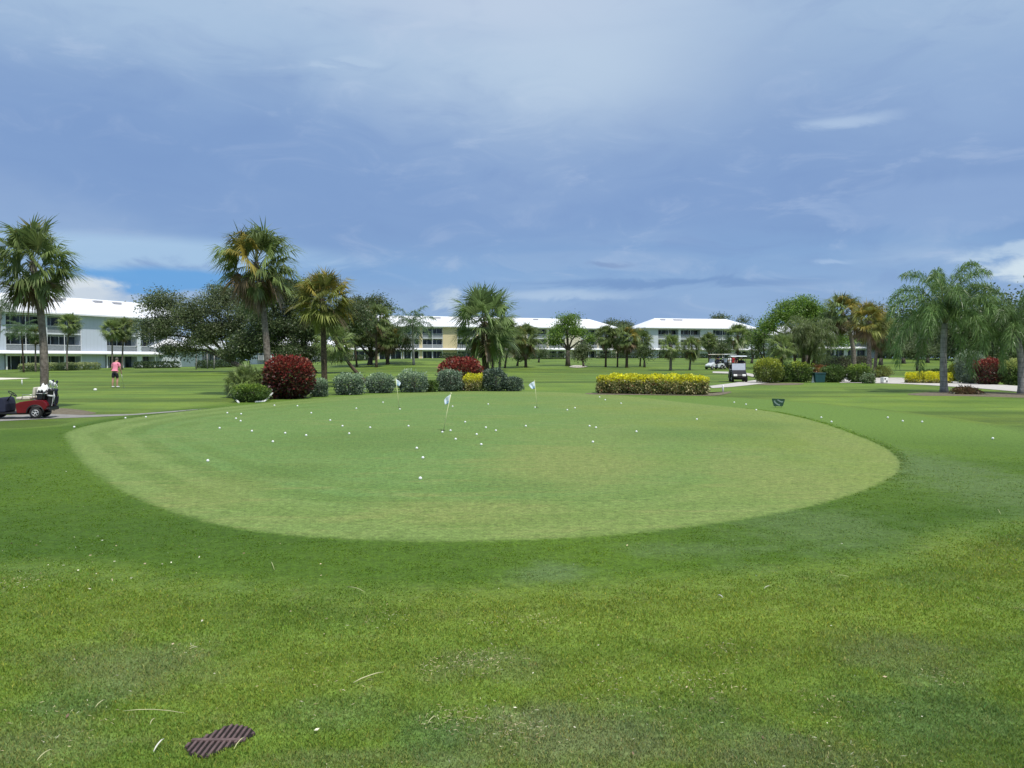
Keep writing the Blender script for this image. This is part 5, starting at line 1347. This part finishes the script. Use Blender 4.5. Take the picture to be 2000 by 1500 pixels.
    if hat:
        bm = bmesh.new(); bmesh.ops.create_uvsphere(bm, u_segments=16, v_segments=10, radius=1); bmesh.ops.delete(bm, geom=[q for q in bm.verts if q.co.z < -.05], context='VERTS')
        for q in bm.verts: q.co = Vector((q.co.x*.098, q.co.y*.115, q.co.z*.10+.005))
        me = bpy.data.meshes.new('cap'); bm.to_mesh(me); bm.free(); me.polygons.foreach_set('use_smooth', [True]*len(me.polygons))
        cp = meshobj('cap', me, M[hat], root, (0, hy, hz))
        MB().prism([(-.08,0),(.08,0),(.07,.012),(-.07,.012)], .08, .18).build('cap_peak', M[hat], cp)
    bm = bmesh.new(); bmesh.ops.create_uvsphere(bm, u_segments=18, v_segments=12, radius=1)
    bmesh.ops.delete(bm, geom=[q for q in bm.verts if q.co.z < -.15 and q.co.y > -.2 or q.co.z < -.75 or (q.co.y > .62 and q.co.z < .55)], context='VERTS')
    for q in bm.verts: q.co = Vector((q.co.x*.090, q.co.y*.106-.006, q.co.z*.105-.005))
    me = bpy.data.meshes.new('hair'); bm.to_mesh(me); bm.free(); me.polygons.foreach_set('use_smooth', [True]*len(me.polygons))
    meshobj('hair', me, M['hair'], root, (0, hy, hz))
    if not sit:
        for s in (-1, 1):
            MB().lathe([(0,0),(.012,.002),(.012,.008),(0,.011)], 8, 'y', (s*.032, hy+.083, hz-.035)).build('eye', M['black'], root)
    return root, arms
pb = at(225, 757)
pr, arms = person('golfer in a pink shirt and dark shorts seen from behind, bending over a putter', pb, R(-6), 'pink', 'shorts', None, 'putt', True, 1.0)
# putter, held in the right hand
w = pr.matrix_basis @ arms[1][1] if False else (Matrix.Translation(pb) @ Matrix.Rotation(R(-6), 4, 'Z') @ arms[1][1])
root = empty('putter', (w.x+.06, w.y+.12, pb.z)); tag(root, 'putter held upright in the right hand of the golfer in pink', 'putter')
g = w-root.location
MB().tube([(0,0,.03), g+Vector((0,0,-.05))], .008, 6).build('shaft', M['steel'], root); MB().tube([g+Vector((0,0,-.06)), g+Vector((0,0,.12))], .014, 8).build('grip', M['black'], root)
MB().box(-.05,.06,-.015,.015,0.003,.03).build('club_head', M['steel'], root, bevel=.004)
b = gnd(1425.5, 95); person('golfer in white shirt and grey shorts standing between the far carts', (b.x,b.y,b.z), R(200), 'whitefab', 'khaki', 'whitefab', 'talk', True)
b = gnd(1431.5, 96); person('golfer in red shirt standing right of the one in white', (b.x,b.y,b.z), R(150), 'redcloth', 'shorts', None, 'stand', True)
b = gnd(1437, 96.6); person('golfer in black shirt and dark trousers, rightmost of the standing three', (b.x,b.y,b.z), R(120), 'shorts', 'shorts', None, 'stand', False)
mw = Matrix.Translation(c2.location) @ Matrix.Rotation(c2.rotation_euler.z, 4, 'Z')
s = mw @ Vector((.36,.27,.865)); person('cart driver in dark clothes and white cap seated behind the windscreen', s, c2.rotation_euler.z-PI/2, 'shorts', 'shorts', 'whitefab', 'sit', False)
mw = Matrix.Translation(c3.location) @ Matrix.Rotation(c3.rotation_euler.z, 4, 'Z')
s = mw @ Vector((.36,.27,.865)); person('golfer in navy seated in the farthest left cart', s, c3.rotation_euler.z-PI/2, 'navy', 'navy', 'whitefab', 'sit', False)

# ------------------------------------------------------------------ sky, sun, camera
EL, AZ = R(62), R(145)      # azimuth clockwise from +y
sd = Vector((math.sin(AZ)*math.cos(EL), math.cos(AZ)*math.cos(EL), math.sin(EL)))
sl = bpy.data.lights.new('sun', 'SUN'); sl.energy = 3.8; sl.angle = R(1.2); sl.color = (1, .96, .9)
so = bpy.data.objects.new('sun', sl); C.objects.link(so); so.rotation_euler = sd.to_track_quat('Z', 'Y').to_euler(); so.location = sd*60

def srgb(c): return tuple(((x/255+.055)/1.055)**2.4 if x > 10 else x/255/12.92 for x in c)
wd = bpy.data.worlds.new('World'); bpy.context.scene.world = wd; wd.use_nodes = True
nt = wd.node_tree; bg = nt.nodes['Background']; bg.inputs['Strength'].default_value = 0.1
sky = nd(nt, 'ShaderNodeTexSky', sky_type='NISHITA'); sky.sun_disc = False; sky.sun_elevation = EL; sky.sun_rotation = AZ; sky.air_density = 1.2; sky.dust_density = 1.5
G = nd(nt, 'ShaderNodeTexCoord').outputs['Generated']
sp = nd(nt, 'ShaderNodeSeparateXYZ'); nt.links.new(G, sp.inputs[0])
az = mth(nt, 'ARCTAN2', sp.outputs[0], sp.outputs[1]); el = mth(nt, 'ARCSINE', sp.outputs[2])
cb = nd(nt, 'ShaderNodeCombineXYZ'); nt.links.new(az, cb.inputs[0]); nt.links.new(el, cb.inputs[1])
uv = cb.outputs[0]
n_soft = nz(nt, scalev(nt, uv, (1.6, 4.0, 1)), 1.5, 4, 0.5, 0.6)
n_fine = nz(nt, scalev(nt, uv, (5, 14, 1)), 1.8, 6, 0.62, 0.8)
n_cum = nz(nt, scalev(nt, uv, (14, 20, 1)), 1.6, 7, 0.62, 0.3)
# warped coordinates for the cloud patches
waz = mth(nt, 'ADD', az, mth(nt, 'MULTIPLY', mth(nt, 'SUBTRACT', n_fine, .5), .10))
wel = mth(nt, 'ADD', el, mth(nt, 'MULTIPLY', mth(nt, 'SUBTRACT', n_fine, .5), .035))
ramp = nd(nt, 'ShaderNodeValToRGB'); ramp.color_ramp.interpolation = 'B_SPLINE'
nt.links.new(mapr(nt, el, -0.02, 0.52, 0, 1, False), ramp.inputs[0])
def elpy(py): return math.atan((702-py)/F)
stops = [(760,(142, 174, 214)),(640,(148, 180, 218)),(590,(145, 176, 217)),(520,(130, 168, 214)),(450,(130, 161, 208)),(380,(128, 159, 207)),(300,(134, 164, 209)),(220,(142, 171, 212)),(140,(154, 182, 216)),(60,(168, 194, 224)),(0,(178, 202, 228)),(-140,(200, 216, 232))]
cr = ramp.color_ramp
while len(cr.elements) > 1: cr.elements.remove(cr.elements[-1])
for i, (py, c) in enumerate(stops):
    pos = min(1, max(0, (elpy(py)+.02)/.54))
    e = cr.elements[0] if i == 0 else cr.elements.new(pos)
    e.position = pos; e.color = c4(srgb(c))
col = ramp.outputs[0]
col = mixc(nt, mapr(nt, n_soft, .48, .72, 0, .42), col, srgb((188, 208, 232)))
col = mixc(nt, mapr(nt, n_soft, .30, .50, .5, 0), col, srgb((114, 146, 198)))
col = mixc(nt, mapr(nt, n_fine, .50, .76, 0, .34), col, srgb((195, 210, 235)))
col = mixc(nt, mapr(nt, n_fine, .25, .50, .32, 0), col, srgb((117, 146, 199)))
def blob(px, py, rx, ry, k, c, nzs=None, lo=.3, hi=.7, warped=True, p=1.0):
    global col
    a0 = math.atan((px-1000)/F); e0 = elpy(py)*math.cos(a0)
    A, E_ = (waz, wel) if warped else (az, el)
    dx = mth(nt, 'DIVIDE', mth(nt, 'SUBTRACT', A, a0), rx/F); dy = mth(nt, 'DIVIDE', mth(nt, 'SUBTRACT', E_, e0), ry/F)
    r2 = mth(nt, 'ADD', mth(nt, 'MULTIPLY', dx, dx), mth(nt, 'MULTIPLY', dy, dy))
    g = mth(nt, 'EXPONENT', mth(nt, 'MULTIPLY', r2, -1.0))
    if nzs is not None:
        g0 = g
        g = mapr(nt, mth(nt, 'ADD', g, mth(nt, 'MULTIPLY', mth(nt, 'SUBTRACT', nzs, .5), 1.3)), lo, hi, 0, 1)
        g = mth(nt, 'MULTIPLY', g, mapr(nt, g0, 0.03, 0.35, 0, 1))
    col = mixc(nt, mth(nt, 'MULTIPLY', g, k), col, srgb(c))
blob(400, 330, 620, 130, .6, (126, 158, 206))
blob(1450, 170, 230, 130, .50, (132, 162, 207))
blob(1120, 130, 330, 120, .9, (190, 210, 232))
blob(950, 20, 350, 60, .5, (202, 214, 234))
blob(350, 60, 480, 60, .45, (180, 204, 230))
blob(1850, 200, 200, 130, .35, (162, 188, 222))
blob(1850, 400, 230, 50, .5, (146, 174, 216), n_fine)
blob(1640, 240, 110, 13, .75, (180, 202, 230), n_fine, .2, 1.1)
blob(700, 130, 60, 14, .4, (186, 208, 232), n_fine)
blob(300, 495, 330, 30, .75, (172, 204, 234), n_fine, .1, .8)
blob(330, 548, 210, 20, .9, (96, 162, 224), n_fine, .1, .7)
blob(760, 540, 260, 26, .45, (122, 169, 220))
blob(130, 575, 120, 36, .9, (207, 218, 230), n_cum, .15, .85)
blob(165, 556, 60, 14, .6, (228, 234, 238), n_cum, .2, .9)
blob(872, 590, 34, 28, .8, (188, 208, 228), n_cum, .2, .9)
blob(1090, 578, 150, 12, .75, (178, 202, 230), n_fine, .1, 1.0)
blob(1150, 510, 260, 22, .35, (152, 180, 218), n_fine)
blob(1290, 553, 300, 9, .75, (110, 146, 198), n_fine, .1, 1.0)
blob(1200, 512, 50, 7, .6, (122, 148, 194), n_fine, .1, 1.0)
blob(1500, 620, 260, 34, .45, (138, 172, 216))
blob(1605, 517, 50, 6, .7, (170, 196, 230), n_fine, .1, 1.0)
blob(1995, 490, 80, 16, .8, (190, 212, 234), n_cum, .15, .9)
blob(2000, 530, 60, 22, .9, (216, 232, 242), n_cum, .15, .85)
bc = mixc(nt, 1.0, col, (10, 10, 10), 'MULTIPLY')
fin = mixc(nt, 0.93, sky.outputs[0], bc)
nt.links.new(fin, bg.inputs['Color'])

cd = bpy.data.cameras.new('camera'); cam = bpy.data.objects.new('camera', cd); C.objects.link(cam)
cd.sensor_width = 36; cd.lens = 36*F/2000; cd.clip_end = 3000; cd.clip_start = .1
cam.location = (0, 0, CH); cam.rotation_euler = (PI/2-TH, 0, 0)
sc_ = bpy.context.scene; sc_.camera = cam
sc_.render.engine = 'CYCLES'
sc_.render.resolution_x = 1024; sc_.render.resolution_y = 768
vs = sc_.view_settings; vs.view_transform = 'Standard'; vs.look = 'None'; vs.exposure = 0.0; vs.gamma = 1
